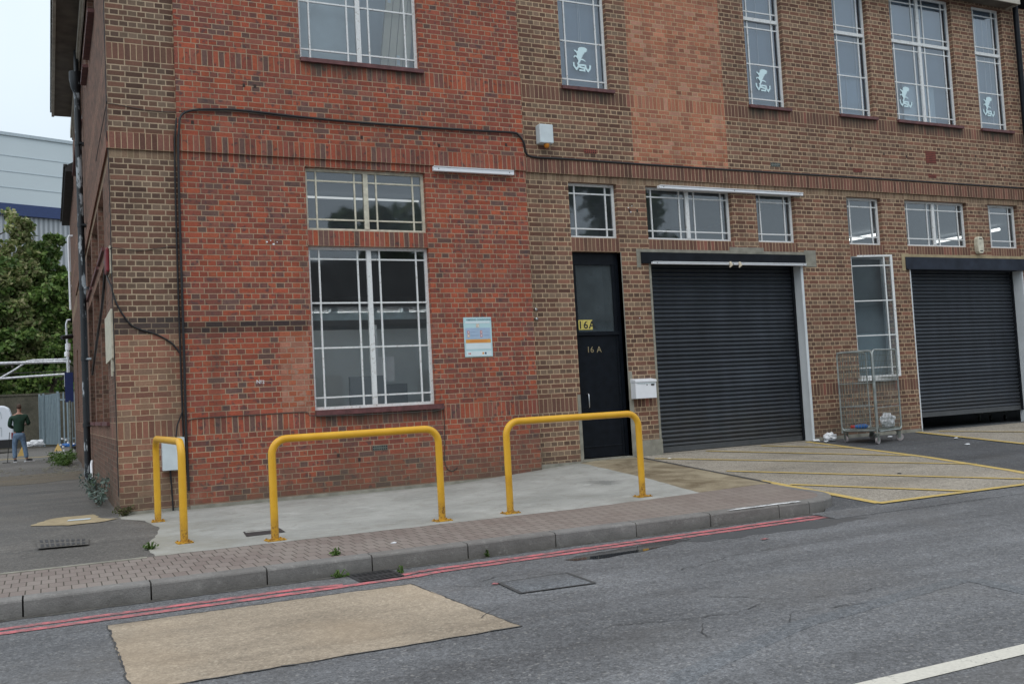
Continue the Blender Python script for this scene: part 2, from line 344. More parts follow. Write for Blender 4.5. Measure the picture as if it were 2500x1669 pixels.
MA['ceil'] = simple('ceiling_paint', (.24,.26,.28), .8, var=.1, scale=1)
MA['blind'] = simple('grey_blue_blind', (.34,.41,.52), .7, var=.06, scale=1)
MA['blindw'] = simple('pale_blind', (.74,.82,.90), .7, var=.08, scale=1.5)
MA['blindm'] = simple('mid_blue_blind', (.47,.56,.68), .7, var=.08, scale=1.5)
MA['reflt'] = simple('pale_teal_reflection', (.33,.43,.46), .7, var=.06, scale=1.5); MA['reflg'] = simple('grey_teal_reflection', (.13,.165,.175), .7, var=.3, scale=1.5)
MA['curt'] = simple('white_net_curtain', (.66,.70,.72), .8, var=.15, scale=2)
MA['card'] = simple('cardboard', (.74,.64,.50), .8, var=.06, scale=4)
MA['sticker'] = simple('pale_blue_vinyl', (.62,.80,.84), .5, var=.03)
MA['terra'] = simple('terracotta_vent', (.20,.05,.035), .8, var=.2)
MA['hole'] = simple('vent_hole_black', (.008,.008,.008), .9)
MA['soot'] = simple('rust_stain', (.045,.03,.025), .9)
MA['paper'] = simple('white_litter', (.75,.77,.80), .6, var=.15, scale=25)
MA['bluepl'] = simple('blue_plastic', (.03,.14,.42), .4)
MA['redpl'] = simple('red_plastic_lid', (.5,.03,.02), .4)
MA['skin'] = simple('skin', (.38,.20,.145), .55)
MA['hair'] = simple('brown_hair', (.055,.028,.016), .7, var=.4, scale=60)
MA['jacket'] = simple('dark_green_jacket', (.007,.036,.020), .75, var=.3, scale=9, bump=.3)
MA['jeans'] = simple('blue_denim', (.13,.20,.30), .85, var=.3, scale=12, bump=.3)
MA['shoe'] = simple('black_shoe', (.015,.015,.018), .6)
MA['sole'] = simple('white_sole', (.6,.62,.65), .7)
MA['van'] = simple('white_van_paint', (.66,.70,.76), .25, var=.03, scale=1)
MA['vanb'] = simple('black_bumper', (.012,.012,.014), .5)
MA['bark'] = simple('grey_brown_bark', (.07,.055,.04), .9, var=.4, scale=12, bump=.6)
MA['ocre'] = simple('ochre_paint', (.45,.30,.09), .7)
def corr():
    t = NT('corrugated_grey_cladding'); p = t.sc(t.pos(), (1, 1, 0)); ps = t.n('ShaderNodeSeparateXYZ'); t.l(t.pos(), ps.inputs[0])
    w = t.math('SINE', t.math('MULTIPLY', ps.outputs[0], 18.))
    c = t.mix(t.mr(w, -1, 1), (.20,.22,.24), (.42,.45,.48)); t.bsdf(c, .6, bump=w, bstr=.5, bdist=.05); return t.m
MA['corr'] = corr()
MA['wclad'] = simple('white_panel_cladding', (.52,.59,.62), .5, var=.03, scale=.3)
MA['wjoint'] = simple('cladding_joint', (.42,.49,.53), .6)
MA['navy'] = simple('navy_cladding_band', (.018,.040,.13), .5)
def retw():
    t = NT('old_concrete_wall'); n = t.noise(1.2, 6, rough=.7); n2 = t.noise(14, 5, rough=.7)
    c = t.mix(t.mr(n, .3, .7), (.055,.052,.038), (.15,.135,.10)); c = t.mix(t.mr(n2, .4, .7, 0, .6), c, (.045,.045,.03))
    t.bsdf(c, .95, bump=n2, bstr=.5, bdist=.03); return t.m
MA['ret'] = retw()
MA['lamp'] = (lambda: (lambda t: ((lambda e: (e.inputs[0].__setattr__('default_value', (1, .98, .94, 1)), e.inputs[1].__setattr__('default_value', 2.2), t.l(e.outputs[0], t.out.inputs[0])))(t.n('ShaderNodeEmission')), t.m)[1])(NT('lit_fluorescent_tube')))()
def glass(name, dust=.10, refl=1.0, tint=(.80,.86,.88), dustc=(.30,.33,.35), gmin=.06):
    t = NT(name); tr = t.n('ShaderNodeBsdfTransparent'); tr.inputs[0].default_value = col(tint)
    gl = t.n('ShaderNodeBsdfGlossy'); gl.inputs['Roughness'].default_value = .03; gl.inputs[0].default_value = (.92,.96,1,1)
    bn = t.n('ShaderNodeBump'); bn.inputs['Strength'].default_value = .05; bn.inputs['Distance'].default_value = .02
    t.l(t.noise(2.2, 2), bn.inputs['Height']); t.l(bn.outputs[0], gl.inputs['Normal'])
    fr = t.n('ShaderNodeFresnel'); fr.inputs[0].default_value = 1.5
    f = t.math('MINIMUM', t.math('ADD', t.math('MULTIPLY', fr.outputs[0], 1.7*refl), gmin*refl), 1.)
    m1 = t.n('ShaderNodeMixShader'); t.l(f, m1.inputs[0]); t.l(tr.outputs[0], m1.inputs[1]); t.l(gl.outputs[0], m1.inputs[2])
    df = t.n('ShaderNodeBsdfDiffuse'); df.inputs[0].default_value = col(dustc)
    m2 = t.n('ShaderNodeMixShader'); t.l(t.mr(t.noise(3.1, 6, rough=.7), .3, .75, dust*.6, dust*1.5), m2.inputs[0])
    t.l(m1.outputs[0], m2.inputs[1]); t.l(df.outputs[0], m2.inputs[2]); t.l(m2.outputs[0], t.out.inputs[0]); return t.m
MA['glass'] = glass('dirty_window_glass', .11, dustc=(.24,.28,.31))
MA['glassc'] = glass('window_glass', .03)
MA['glassf'] = glass('grimy_frosted_glass', .55, dustc=(.085,.105,.115))
def leafm(name, cols, rough=.6):
    t = NT(name); t.pos(); r = t._g.outputs['Random Per Island']
    N = len(cols); c = t.ramp(r, [(i/(N-1), q) for i, q in enumerate(cols)])
    n = t.noise(.9, 4); vmn = t.n('ShaderNodeVectorMath', operation='SCALE'); t.l(c, vmn.inputs[0]); t.l(t.mr(n, .3, .7, .6, 1.35), vmn.inputs['Scale'])
    b = t.bsdf(vmn.outputs[0], rough, spec=.3)
    tr = t.n('ShaderNodeBsdfTranslucent'); t.l(vmn.outputs[0], tr.inputs[0]); ms = t.n('ShaderNodeMixShader'); ms.inputs[0].default_value = .25
    t.l(b.outputs[0], ms.inputs[1]); t.l(tr.outputs[0], ms.inputs[2]); t.l(ms.outputs[0], t.out.inputs[0]); return t.m
MA['leaf'] = leafm('ivy_and_shrub_leaves', [(.045,.09,.022),(.085,.155,.035),(.145,.235,.05),(.20,.27,.08),(.065,.13,.035),(.28,.29,.14)])
MA['leafp'] = leafm('pale_flowering_leaves', [(.10,.16,.05),(.19,.25,.08),(.28,.30,.12),(.38,.35,.20),(.13,.21,.055)])
MA['leafg'] = leafm('grey_green_leaves', [(.10,.15,.12),(.16,.22,.19),(.22,.28,.26),(.07,.12,.08)])
MA['weed'] = leafm('bright_weed_leaves', [(.05,.11,.02),(.09,.17,.03),(.13,.20,.05),(.04,.08,.02)])
MA['moss'] = leafm('dry_weed_leaves', [(.08,.09,.03),(.12,.12,.05),(.05,.07,.02),(.10,.08,.04)])

# ================================================================== mesh helpers
ORG = {}
def org(p):
    while p is not None and p.parent is not None: p = p.parent
    return ORG.get(p.name, Vector((0,0,0))) if p is not None else Vector((0,0,0))
class MB:
    def __init__(s): s.v = []; s.f = []; s.mi = []; s.uv = []; s.sm = []
    def face(s, pts, mi=0, uv=None, smooth=False):
        i = len(s.v); s.v += [tuple(p) for p in pts]; s.f.append(list(range(i, i+len(pts)))); s.mi.append(mi)
        s.uv.append(uv if uv else [(p[0], p[2]) for p in pts]); s.sm.append(smooth)
    def poly(s, verts, faces, mi=0, smooth=False):
        i = len(s.v); s.v += [tuple(p) for p in verts]
        for f in faces:
            s.f.append([i+q for q in f]); s.mi.append(mi); s.uv.append([(verts[q][0]+verts[q][1], verts[q][2]) for q in f]); s.sm.append(smooth)
        return s
    def box(s, x0, x1, y0, y1, z0, z1, mi=0, T=None):
        V = [(x,y,z) for z in (z0,z1) for y in (y0,y1) for x in (x0,x1)]
        if T is not None: V = [tuple(T @ Vector(q)) for q in V]
        return s.poly(V, [(0,2,3,1),(4,5,7,6),(0,1,5,4),(2,6,7,3),(0,4,6,2),(1,3,7,5)], mi)
    def tube(s, path, r, n=8, mi=0, cap=True, smooth=True):
        path = [Vector(p) for p in path]; R = r if isinstance(r, (list, tuple)) else [r]*len(path)
        V = []; up = None
        for i, p in enumerate(path):
            a = path[max(0,i-1)]; b = path[min(len(path)-1,i+1)]; d = (b-a).normalized()
            if up is None: up = Vector((0,0,1)) if abs(d.z) < .9 else Vector((1,0,0))
            sx_ = d.cross(up)
            if sx_.length < 1e-4: sx_ = d.orthogonal()
            sx_.normalize(); up = sx_.cross(d).normalized()
            for k in range(n):
                an = 2*pi*k/n; V.append(p + sx_*cos(an)*R[i] + up*sin(an)*R[i])
        F = [(i*n+k, i*n+(k+1)%n, (i+1)*n+(k+1)%n, (i+1)*n+k) for i in range(len(path)-1) for k in range(n)]
        s.poly(V, F, mi, smooth)
        if cap:
            s.poly(V[:n], [tuple(range(n))], mi); s.poly(V[-n:], [tuple(reversed(range(n)))], mi)
        return s
    def prism(s, pts2, y0, y1, mi=0, f=lambda a, y, b: (a, y, b)):
        n = len(pts2); A = [f(a, y0, b) for a, b in pts2]; Bv = [f(a, y1, b) for a, b in pts2]
        s.poly(A+Bv, [tuple(range(n)), tuple(reversed(range(n, 2*n)))]+[(i, i+n, (i+1)%n+n, (i+1)%n) for i in range(n)], mi); return s
    def build(s, name, mats, parent=None, loc=None):
        if not isinstance(mats, (list, tuple)): mats = [mats]
        me = bpy.data.meshes.new(name); o_ = org(parent) if parent is not None else Vector(loc or (0,0,0))
        me.from_pydata([tuple(Vector(v)-o_) for v in s.v], [], s.f)
        ul = me.uv_layers.new(name='UVMap'); i = 0
        for f, uvs in zip(me.polygons, s.uv):
            for q in uvs: ul.data[i].uv = q; i += 1
        for p, m, sm in zip(me.polygons, s.mi, s.sm): p.material_index = m; p.use_smooth = sm
        for m in mats: me.materials.append(m)
        me.update(); o = bpy.data.objects.new(name, me); scene.collection.objects.link(o)
        if parent is not None: o.parent = parent
        else: o.location = o_; ORG[o.name] = o_
        return o
def tag(o, label=None, cat=None, group=None, kind=None):
    if label: o['label'] = label
    if cat: o['category'] = cat
    if group: o['group'] = group
    if kind: o['kind'] = kind
    return o
def thing(name, label, cat, loc=(0,0,0), group=None):
    o = bpy.data.objects.new(name, None); scene.collection.objects.link(o); o.location = loc; o.empty_display_size = .2
    ORG[o.name] = Vector(loc); return tag(o, label, cat, group)
def fix_normals(o):
    bm = bmesh.new(); bm.from_mesh(o.data); bmesh.ops.remove_doubles(bm, verts=bm.verts, dist=1e-5); bmesh.ops.recalc_face_normals(bm, faces=bm.faces); bm.to_mesh(o.data); bm.free(); return o
def bevel(o, w, seg=2):
    m = o.modifiers.new('bevel', 'BEVEL'); m.width = w; m.segments = seg; m.limit_method = 'ANGLE'; return o
def text_mb(txt, height, T, mi=0, thick=.002, spacing=1.0, mb=None, shear=0., bold=0.):
    cu = bpy.data.curves.new('t', 'FONT'); cu.body = txt; cu.size = 1; cu.extrude = .5; cu.space_character = spacing; cu.offset = bold; cu.resolution_u = 3; cu.shear = shear
    ob = bpy.data.objects.new('t', cu); scene.collection.objects.link(ob)
    bpy.context.view_layer.update()
    me = bpy.data.meshes.new_from_object(ob.evaluated_get(bpy.context.evaluated_depsgraph_get()))
    bpy.data.objects.remove(ob); bpy.data.curves.remove(cu)
    xs = [v.co.x for v in me.vertices]; ys = [v.co.y for v in me.vertices]
    x0, x1, y0, y1 = min(xs), max(xs), min(ys), max(ys)
    mb = mb or MB(); k = height/(y1-y0)
    V = [T @ Vector(((v.co.x-x0)*k, (v.co.y-y0)*k, v.co.z*thick)) for v in me.vertices]
    mb.poly(V, [tuple(p.vertices) for p in me.polygons], mi); w = (x1-x0)*k
    bpy.data.meshes.remove(me); return mb, w
def wallT(x, y, z):     # text plane facing -Y
    return Matrix(((1,0,0,x),(0,0,-1,y),(0,1,0,z),(0,0,0,1)))

# ================================================================== ground
def ramp01(a, b, x): return min(1., max(0., (x-a)/(b-a)))
def zw(x): return .16*ramp01(4.5, 7., x)
def Gp(x, y): return zw(x) if y > 0 else zw(x)+(y/-5.35)*(-.05-zw(x))
def Gf(x, y): return zw(x) if y > 0 else zw(x)+min(1, y/-5.8)*(-.1772-zw(x))
def sheet(name, outline, G, mat, dz=0., kind='structure', step=.5, parent=None, loc=None):
    """flat polygon (counter-clockwise outline) cut into strips so that it follows the terrain G"""
    bm = bmesh.new(); vs = [bm.verts.new((x, y, 0)) for x, y in outline]; bm.faces.new(vs)
    xs = [p[0] for p in outline]; ys = [p[1] for p in outline]
    def cuts(a, b, n_, k):
        q = math.ceil(a/step)*step
        while q < b:
            no = (1,0,0) if k == 0 else (0,1,0); co = (q,0,0) if k == 0 else (0,q,0)
            bmesh.ops.bisect_plane(bm, geom=bm.verts[:]+bm.edges[:]+bm.faces[:], plane_co=co, plane_no=no); q += n_
    cuts(min(xs), max(xs), step, 0); cuts(min(ys), max(ys), step, 1)
    for v in bm.verts: v.co.z = G(v.co.x, v.co.y)+dz
    bmesh.ops.recalc_face_normals(bm, faces=bm.faces)
    if sum(f.normal.z for f in bm.faces) < 0: bmesh.ops.reverse_faces(bm, faces=bm.faces)
    me = bpy.data.meshes.new(name); bm.to_mesh(me); bm.free(); me.materials.append(mat)
    o = bpy.data.objects.new(name, me); scene.collection.objects.link(o)
    if kind: o['kind'] = kind
    return o
FLAT = lambda z: (lambda x, y: z)
def jag(pts, amp=.012, step=.06, seed=0):
    out = []; rnd = random.Random(seed)
    for i, a in enumerate(pts):
        b = pts[(i+1) % len(pts)]; L = math.hypot(b[0]-a[0], b[1]-a[1]); n = max(1, int(L/step))
        for k in range(n):
            t = k/n; nx, ny = -(b[1]-a[1])/L, (b[0]-a[0])/L; j = rnd.uniform(-amp, amp) if k else 0
            out.append((a[0]+(b[0]-a[0])*t+nx*j, a[1]+(b[1]-a[1])*t+ny*j))
    return out
m = MB(); m.box(-300, 300, -300, 300, -.45, -.23)
tag(m.build('ground', MA['dark']), kind='structure')
ZR = -.18
sheet('road', [(-60,-22),(60,-22),(60,-5.40),(-60,-5.40)], FLAT(ZR), MA['road'], step=4)
# forecourt: dark tarmac apron, then the buff boxes on it
sheet('forecourt', [(6.6,-5.47),(60,-5.47),(60,.32),(7.78,.32),(7.74,-.2),(7.2,-3.9),(7.12,-4.4),(6.9,-5.2)], Gf, MA['dark'])
sheet('road_apron', [(6.4,-5.86),(60,-5.86),(60,-5.47),(6.4,-5.47)], Gf, MA['road'])
# pavement: pale concrete, stained concrete by the door, block paving strip
XB = [(7.78,.1),(7.74,-.2),(7.45,-2.3),(7.2,-3.95)]
sheet('pavement', jag([(.05,-3.95),(6.1,-3.98),(6.45,-2.3),(6.72,-.2),(6.72,.05),(-.02,.05),(-.02,-.45),(.22,-.9),(.30,-1.8),(.18,-2.6),(.02,-3.2)], .012, .12, 1), Gp, MA['conc'], .004)
sheet('stained_pavement', [(6.1,-3.98),(7.2,-3.95),(7.45,-2.3),(7.74,-.2),(7.80,.1),(7.78,.32),(6.72,.32),(6.72,-.2),(6.45,-2.3)], Gp, MA['bconc'], .002)
nose = []
for i in range(15):
    a = i/14; 
    # rounded corner from straight kerb to return
    cx, cy, r = 6.55, -4.75, .60
    an = radians(-90 + 105*a); nose.append((cx+r*cos(an), cy+r*sin(an)*1.0))
strip = [(-14,-5.22)]+[(6.5,-5.22)]+[(6.55+(x-6.55)*.80, -4.75+(y+4.75)*.80) for x, y in nose]+[(7.10,-4.2),(7.15,-3.95),(-14,-3.95)]
sheet('block_paving', strip, Gp, MA['paver'], .003)
# kerb stones
mk = MB(); prof = [(-.0,-.26),(-.0,-.020),(.006,-.008),(.018,.0),(.145,.004),(.145,-.26)]
def kerbstone(pa, pb, na, nb):
    V = []
    for (p, nrm) in ((pa, na), (pb, nb)):
        for d_, h_ in prof: V.append((p[0]+nrm[0]*d_, p[1]+nrm[1]*d_, Gp(p[0], max(-5.35, p[1]))+.004+h_ if False else -.05+.004+h_+max(0, Gp(p[0], p[1])+.05)*.9))
    n = len(prof); mk.poly(V, [tuple(reversed(range(n))), tuple(range(n, 2*n))]+[(i, (i+1)%n, (i+1)%n+n, i+n) for i in range(n)])
x = -.11-.885*16
while x < 6.4:
    x1 = min(x+.885, 6.5)
    kerbstone((x+.006,-5.365+random.uniform(-.004,.004)), (x1-.006,-5.365+random.uniform(-.004,.004)), (0,1), (0,1)); x = x1
pts = [(6.5,-5.365)]+[(6.55+.615*cos(radians(q)), -4.75+.615*sin(radians(q))) for q in range(-90, 16, 8)]+[(7.16,-4.35),(7.2,-3.95)]
for i in range(len(pts)-1):
    def nn(k):
        a = pts[max(0,k-1)]; b = pts[min(len(pts)-1,k+1)]; d_ = Vector((b[0]-a[0], b[1]-a[1])).normalized(); return (-d_.y, d_.x)
    if i == 1: pass
    kerbstone(pts[i], pts[i+1], nn(i), nn(i+1))
tag(mk.build('kerb', MA['kerb']), kind='structure')
m = MB(); 
for a, b in (((7.16,-3.95),(7.43,-2.3)),((7.43,-2.3),(7.73,-.2)),((7.73,-.2),(7.77,.1))):
    m.face([(a[0],a[1],Gp(*a)+.006),(a[0]+.05,a[1],Gp(*a)+.006),(b[0]+.05,b[1],Gp(*b)+.006),(b[0],b[1],Gp(*b)+.006)])
tag(m.build('edging_joint', MA['crack']), kind='structure')
sheet('white_kerb_edge', jag([(5.42,-5.352),(6.40,-5.352),(6.42,-5.27),(5.6,-5.28)], .008, .08, 4), FLAT(-.044), MA['wkerb'], .004)
# alley
sheet('alley', [(-9,-3.97),(.6,-3.97),(.6,-.3),(.2,.2),(.2,60),(-9,60)], lambda x, y: .0 if y > 0 else Gp(0, y), MA['alley'], .0, step=2)
m = MB(); m.box(-9, -.02, -4.02, -3.95, -.06, -.028); tag(m.build('alley_edge_strip', MA['render']), kind='structure')
sheet('gritty_patch', jag([(-4,8.6),(-.1,9.4),(-.1,13.4),(-4,12.8)], .25, .4, 3), FLAT(.004), MA['gravel'])
sheet('cement_patch', jag([(-1.02,-.25),(-.62,-.62),(-.3,-.6),(-.04,-.35),(-.22,-.12),(-.30,.55),(-.75,.5),(-.95,.1)], .03, .1, 5), FLAT(.004), MA['rendb'])
sheet('stopcock_lid', [(-.62,-.12),(-.36,-.16),(-.34,.02),(-.6,.04)], FLAT(.009), MA['wbox'])
sheet('yard_paint', [(-4.5,26.2),(-.1,26.6),(-.1,26.9),(-4.5,26.5)], FLAT(.004), MA['yelline'], step=2)
# buff road patch
sheet('buff_road_patch', jag([(-.44,-7.97),(1.80,-7.97),(1.76,-7.0),(1.72,-6.16),(.6,-6.13),(-.46,-6.13)], .007, .11, 6), FLAT(ZR), MA['buff'], .004, step=3)
# trench reinstatement lines
_PE = [(1.80,-7.97),(1.76,-7.0),(1.72,-6.16),(.6,-6.13),(-.46,-6.13),(-.44,-7.97)]
def strip_path(name, pts, w, mat, z, G=None, seed=0, amp=0.):
    m = MB(); rnd = random.Random(seed); P = []
    for i in range(len(pts)-1):
        a, b = pts[i], pts[i+1]; n = max(1, int(math.hypot(b[0]-a[0], b[1]-a[1])/.07)) if amp else max(1, int(math.hypot(b[0]-a[0], b[1]-a[1])/.4))
        for k in range(n):
            t = k/n; P.append((a[0]+(b[0]-a[0])*t+rnd.uniform(-amp, amp), a[1]+(b[1]-a[1])*t+rnd.uniform(-amp, amp)))
    P.append(pts[-1])
    for i in range(len(P)-1):
        a, b = P[i], P[i+1]; d = Vector((b[0]-a[0], b[1]-a[1])); 
        if d.length < 1e-5: continue
        d.normalize(); w0 = w*(rnd.uniform(.2, 1.2) if amp else 1); q = (-d.y*w0/2, d.x*w0/2)
        gg = (lambda x, y: G(x, y)+z) if G else (lambda x, y: z)
        m.face([(a[0]-q[0], a[1]-q[1], gg(*a)), (b[0]-q[0], b[1]-q[1], gg(*b)), (b[0]+q[0], b[1]+q[1], gg(*b)), (a[0]+q[0], a[1]+q[1], gg(*a))])
    return m
def merge(name, ms, mat, kind='structure'):
    M_ = MB()
    for q in ms:
        i = len(M_.v); M_.v += q.v; M_.f += [[i+k for k in f] for f in q.f]; M_.mi += q.mi; M_.uv += q.uv; M_.sm += q.sm
    return tag(M_.build(name, mat), kind=kind)
def band(name, pts, w, mat, dz, seed):
    L_, R_ = [], []
    for i, p in enumerate(pts):
        a = Vector(pts[max(0,i-1)]); b = Vector(pts[min(len(pts)-1,i+1)]); d = (b-a).normalized(); n = Vector((-d.y, d.x))*w/2; q = Vector(p); L_.append(tuple(q+n)); R_.append(tuple(q-n))
    return sheet(name, jag(R_+L_[::-1], .008, .12, seed), FLAT(ZR), mat, dz, step=2)
band('road_trench_strip', [(1.5,-9.9),(2.0,-9.4),(3.1,-8.97),(4.2,-8.77),(4.82,-8.68)], .15, MA['trench'], .0015, 41)
band('road_trench_strip', [(4.86,-8.72),(4.75,-9.35),(4.6,-9.9)], .14, MA['trench'], .0025, 42)
cracks = [strip_path('', _PE+[_PE[0]], .016, None, ZR+.0055, seed=77, amp=.009)]
for i, p in enumerate(([(2.1,-6.5),(2.35,-6.35),(2.6,-6.42),(2.75,-6.62),(2.95,-6.7)],[(2.75,-6.45),(3.1,-6.6),(3.5,-6.75)],[(1.95,-6.45),(2.1,-6.62),(2.2,-6.66)],
      [(2.25,-8.3),(2.7,-8.45),(3.0,-8.5),(3.3,-8.4)],[(3.2,-8.0),(3.5,-8.4),(3.9,-8.55),(4.3,-8.5)],[(3.1,-8.9),(3.3,-8.7),(3.8,-8.8)],[(2.5,-8.9),(2.7,-8.6)],[(3.6,-8.55),(3.8,-8.8)],
      [(1.70,-7.63),(1.84,-7.42),(1.92,-7.40)],[(3.6,-7.1),(4.3,-6.85),(4.9,-6.8)],[(2.2,-7.08),(2.3,-7.2),(2.55,-7.3)])):
    cracks.append(strip_path('', p, .008, None, ZR+.006, seed=i, amp=.022))
merge('road_cracks', cracks, MA['crack'])
# double red lines
merge('red_lines', [strip_path('', p, w*1.0, None, ZR+.004+.0007*i) for i, (p, w) in enumerate((
    ([(-14,-5.745),(.9,-5.735),(1.28,-5.80)], .085), ([(-14,-5.905),(1.1,-5.895),(1.45,-5.875),(1.85,-5.87),(2.1,-5.80),(6.5,-5.70)], .090),
    ([(1.78,-5.74),(1.95,-5.68),(6.25,-5.56)], .085), ([(6.25,-5.56),(6.48,-5.60),(6.6,-5.70)], .11)))], MA['redline'])
merge('red_paint_spots', [strip_path('', p, .05, None, ZR+.008) for p in ([(5.0,-6.38),(5.07,-6.37)],[(2.22,-6.64),(2.26,-6.6)])], MA['redline'])
merge('white_road_line', [strip_path('', [(1.5,-10.037),(40,-10.037)], .125, None, ZR+.004)], MA['whiline'])
# buff boxes with yellow hatching
BOX1 = [(7.42,-5.46),(10.4,-5.46),(10.72,-4.6),(11.1,-2.8),(11.36,-.02),(7.84,-.02),(7.62,-3.0)]
sheet('hatched_box', BOX1, Gf, MA['fore'], .004)
sheet('shutter_threshold', [(8.3,-.03),(11.55,-.03),(11.55,.27),(8.3,.27)], FLAT(.16), MA['fore'], .006)
sheet('hatched_box', [(13.5,-5.46),(18.0,-5.46),(18.2,-.02),(14.0,-.02),(13.62,-2.6)], Gf, MA['fore'], .004)
yl = [ [(7.56,-3.3),(7.44,-5.42)], [(7.42,-5.43),(11.0,-5.43)], [(10.4,-5.46),(10.72,-4.6),(11.1,-2.8),(11.34,-.05)],
       [(7.86,-.42),(10.5,-3.33),(10.95,-3.85)], [(7.80,-2.3),(10.18,-5.15),(10.4,-5.42)], [(7.62,-3.8),(8.85,-5.42)], [(9.11,-.09),(11.05,-2.6)], [(10.3,-.06),(11.2,-1.3)],
       [(14.0,-.1),(13.62,-2.6),(13.45,-5.4)], [(14.4,-.25),(17,-3.2)], [(13.7,-2.5),(16,-5.3)], [(13.45,-5.43),(18,-5.43)] ]
merge('yellow_hatch_lines', [strip_path('', p, .115, None, .008+.0006*i, G=Gf) for i, p in enumerate(yl)], MA['yelline'])
t = NT('gutter_strip'); n_ = t.noise(14, 5, rough=.7); t.bsdf(t.mix(t.mr(n_, .35, .65), (.045,.042,.036), (.11,.105,.095)), .9, bump=n_, bstr=.4, bdist=.006); MA['base_tone'] = t.m
sheet('gutter_strip', jag([(-14,-5.455),(6.3,-5.44),(6.9,-5.42),(6.9,-5.37),(-14,-5.37)], .016, .07, 31), FLAT(ZR), MA['base_tone'], .003, step=2)  # dark mottled strip laid along the kerb base
# puddle
rp = [(3.15,-6.03),(3.4,-5.93),(3.9,-5.86),(4.35,-5.80),(4.6,-5.86),(4.3,-6.0),(3.95,-6.12),(3.5,-6.2),(3.2,-6.15)]
t = NT('wet_puddle'); t.bsdf((.035,.037,.04), .04, spec=.6); MA['puddle'] = t.m
sheet('puddle', jag(rp, .02, .08, 8), FLAT(ZR), MA['puddle'], .003)
t = NT('damp_asphalt'); n_ = t.noise(60, 3); t.bsdf(t.mix(t.mr(n_, .3, .7), (.075,.079,.084), (.105,.11,.115)), .40, bump=n_, bstr=.3, bdist=.004); MA['damp'] = t.m
sheet('damp_patch', jag([(4.3,-5.82),(5.5,-5.78),(6.4,-5.76),(6.7,-6.0),(5.8,-6.2),(5.2,-6.08),(4.6,-6.1)], .04, .1, 9), FLAT(ZR), MA['damp'], .0015)

# ================================================================== covers
def cover(name, label, cat, pts, z, mats, slots=None, hole='hole'):
    th = thing(name, label, cat, (sum(p[0] for p in pts)/4, sum(p[1] for p in pts)/4, z))
    f = MB(); q = [Vector((p[0], p[1], 0)) for p in pts]; c = sum(q, Vector())/4
    inn = [c+(p-c)*.90 for p in q]
    for i in range(4):
        j = (i+1) % 4; f.face([(q[i].x,q[i].y,z+.006),(q[j].x,q[j].y,z+.006),(inn[j].x,inn[j].y,z+.006),(inn[i].x,inn[i].y,z+.006)])
    f.build('frame', mats[0], th); g = MB(); g.face([(p.x,p.y,z+.004) for p in inn])
    if slots:
        nx, ny = slots
        for a in range(nx):
            for b in range(ny):
                def P(u, v): w = inn[0].lerp(inn[1], u).lerp(inn[3].lerp(inn[2], u), v); return (w.x, w.y, z+.0075)
                u0, u1 = (a+.2)/nx, (a+.8)/nx; v0, v1 = (b+.18)/ny, (b+.82)/ny
                g.face([P(u0,v0),P(u1,v0),P(u1,v1),P(u0,v1)], 1)
    g.build('lid', [mats[1], MA[hole]], th); return th
cover('manhole_cover', 'small dark iron cover set in the pale pavement behind the middle yellow barrier', 'manhole cover', [(.98,-3.33),(1.38,-3.30),(1.40,-2.92),(1.02,-2.90)], -.028, (MA['iron'], MA['iron']))
cover('manhole_cover', 'square cracked iron manhole cover set in the road beyond the buff patch', 'manhole cover', [(2.22,-7.08),(2.84,-7.12),(2.88,-6.58),(2.26,-6.60)], ZR+.002, (MA['crack'], MA['trench']))
cover('drain_grate', 'rusty slotted drain grate set in the alley tarmac near the corner', 'drain grate', [(-.92,-2.62),(-.46,-2.70),(-.44,-2.12),(-.95,-1.72)], -.012, (MA['alley'], MA['alley']), (9, 2), 'iron')
cover('drain_grate', 'black iron gully grate in the gutter against the kerb', 'drain grate', [(1.42,-5.80),(1.80,-5.79),(1.80,-5.40),(1.42,-5.40)], ZR+.003, (MA['iron'], MA['iron']), (8, 2))

# ================================================================== the building
bld = thing('brick_building', 'two storey industrial brick building with a red brick bay, white metal windows and roller shutters', 'building', (0,0,0))
def reg_of(u, z, kind, lint):
    """-> (material key, v base, u base)"""
    base = {'red':'red','tan':'tan','pier':'pier','side':'side'}[kind]; so = 'red_s' if kind == 'red' else 'tan_s'
    if .96 <= z < 1.185: return (('low_s' if kind == 'pier' else so), .96, 0)
    if z < .96: return ('low' if kind == 'pier' else base, .06-.075*4, 0)
    if 4.635 <= z < 4.98: return (so if kind == 'red' else 'half', 4.635, 0)
    if 5.9475 <= z < 6.1725:
        if kind == 'tan' and 8.1 < u < 10.05: return ('salm_s', 5.9475, 0)
        return (so, 5.9475, 0)
    for a, b in lint:
        if 3.51 <= z < 3.735 and a <= u < b: return (so, 3.51, a)
    if z > 4.9: 
        if kind == 'tan' and 8.1 < u < 10.05: return ('salm', 4.9725, .1)
        return (base, 4.9725, 0)
    if kind == 'pier':
        if z < 2.31: return ('low', 1.185, 0)
        if z < 2.535: return ('dtan', 1.185, 0)
    if kind == 'red' and u < 2.5 and 2.31 <= z < 2.46: return ('dred', 1.185, 0)
    if kind == 'red' and 2.1 < u < 2.5 and z < 2.31: return ('smear', 1.185, 0)
    return (base, 1.185, 0)
ZC = [.96,1.185,2.31,2.46,2.535,3.51,3.735,4.635,4.7475,4.98,5.9475,6.1725]
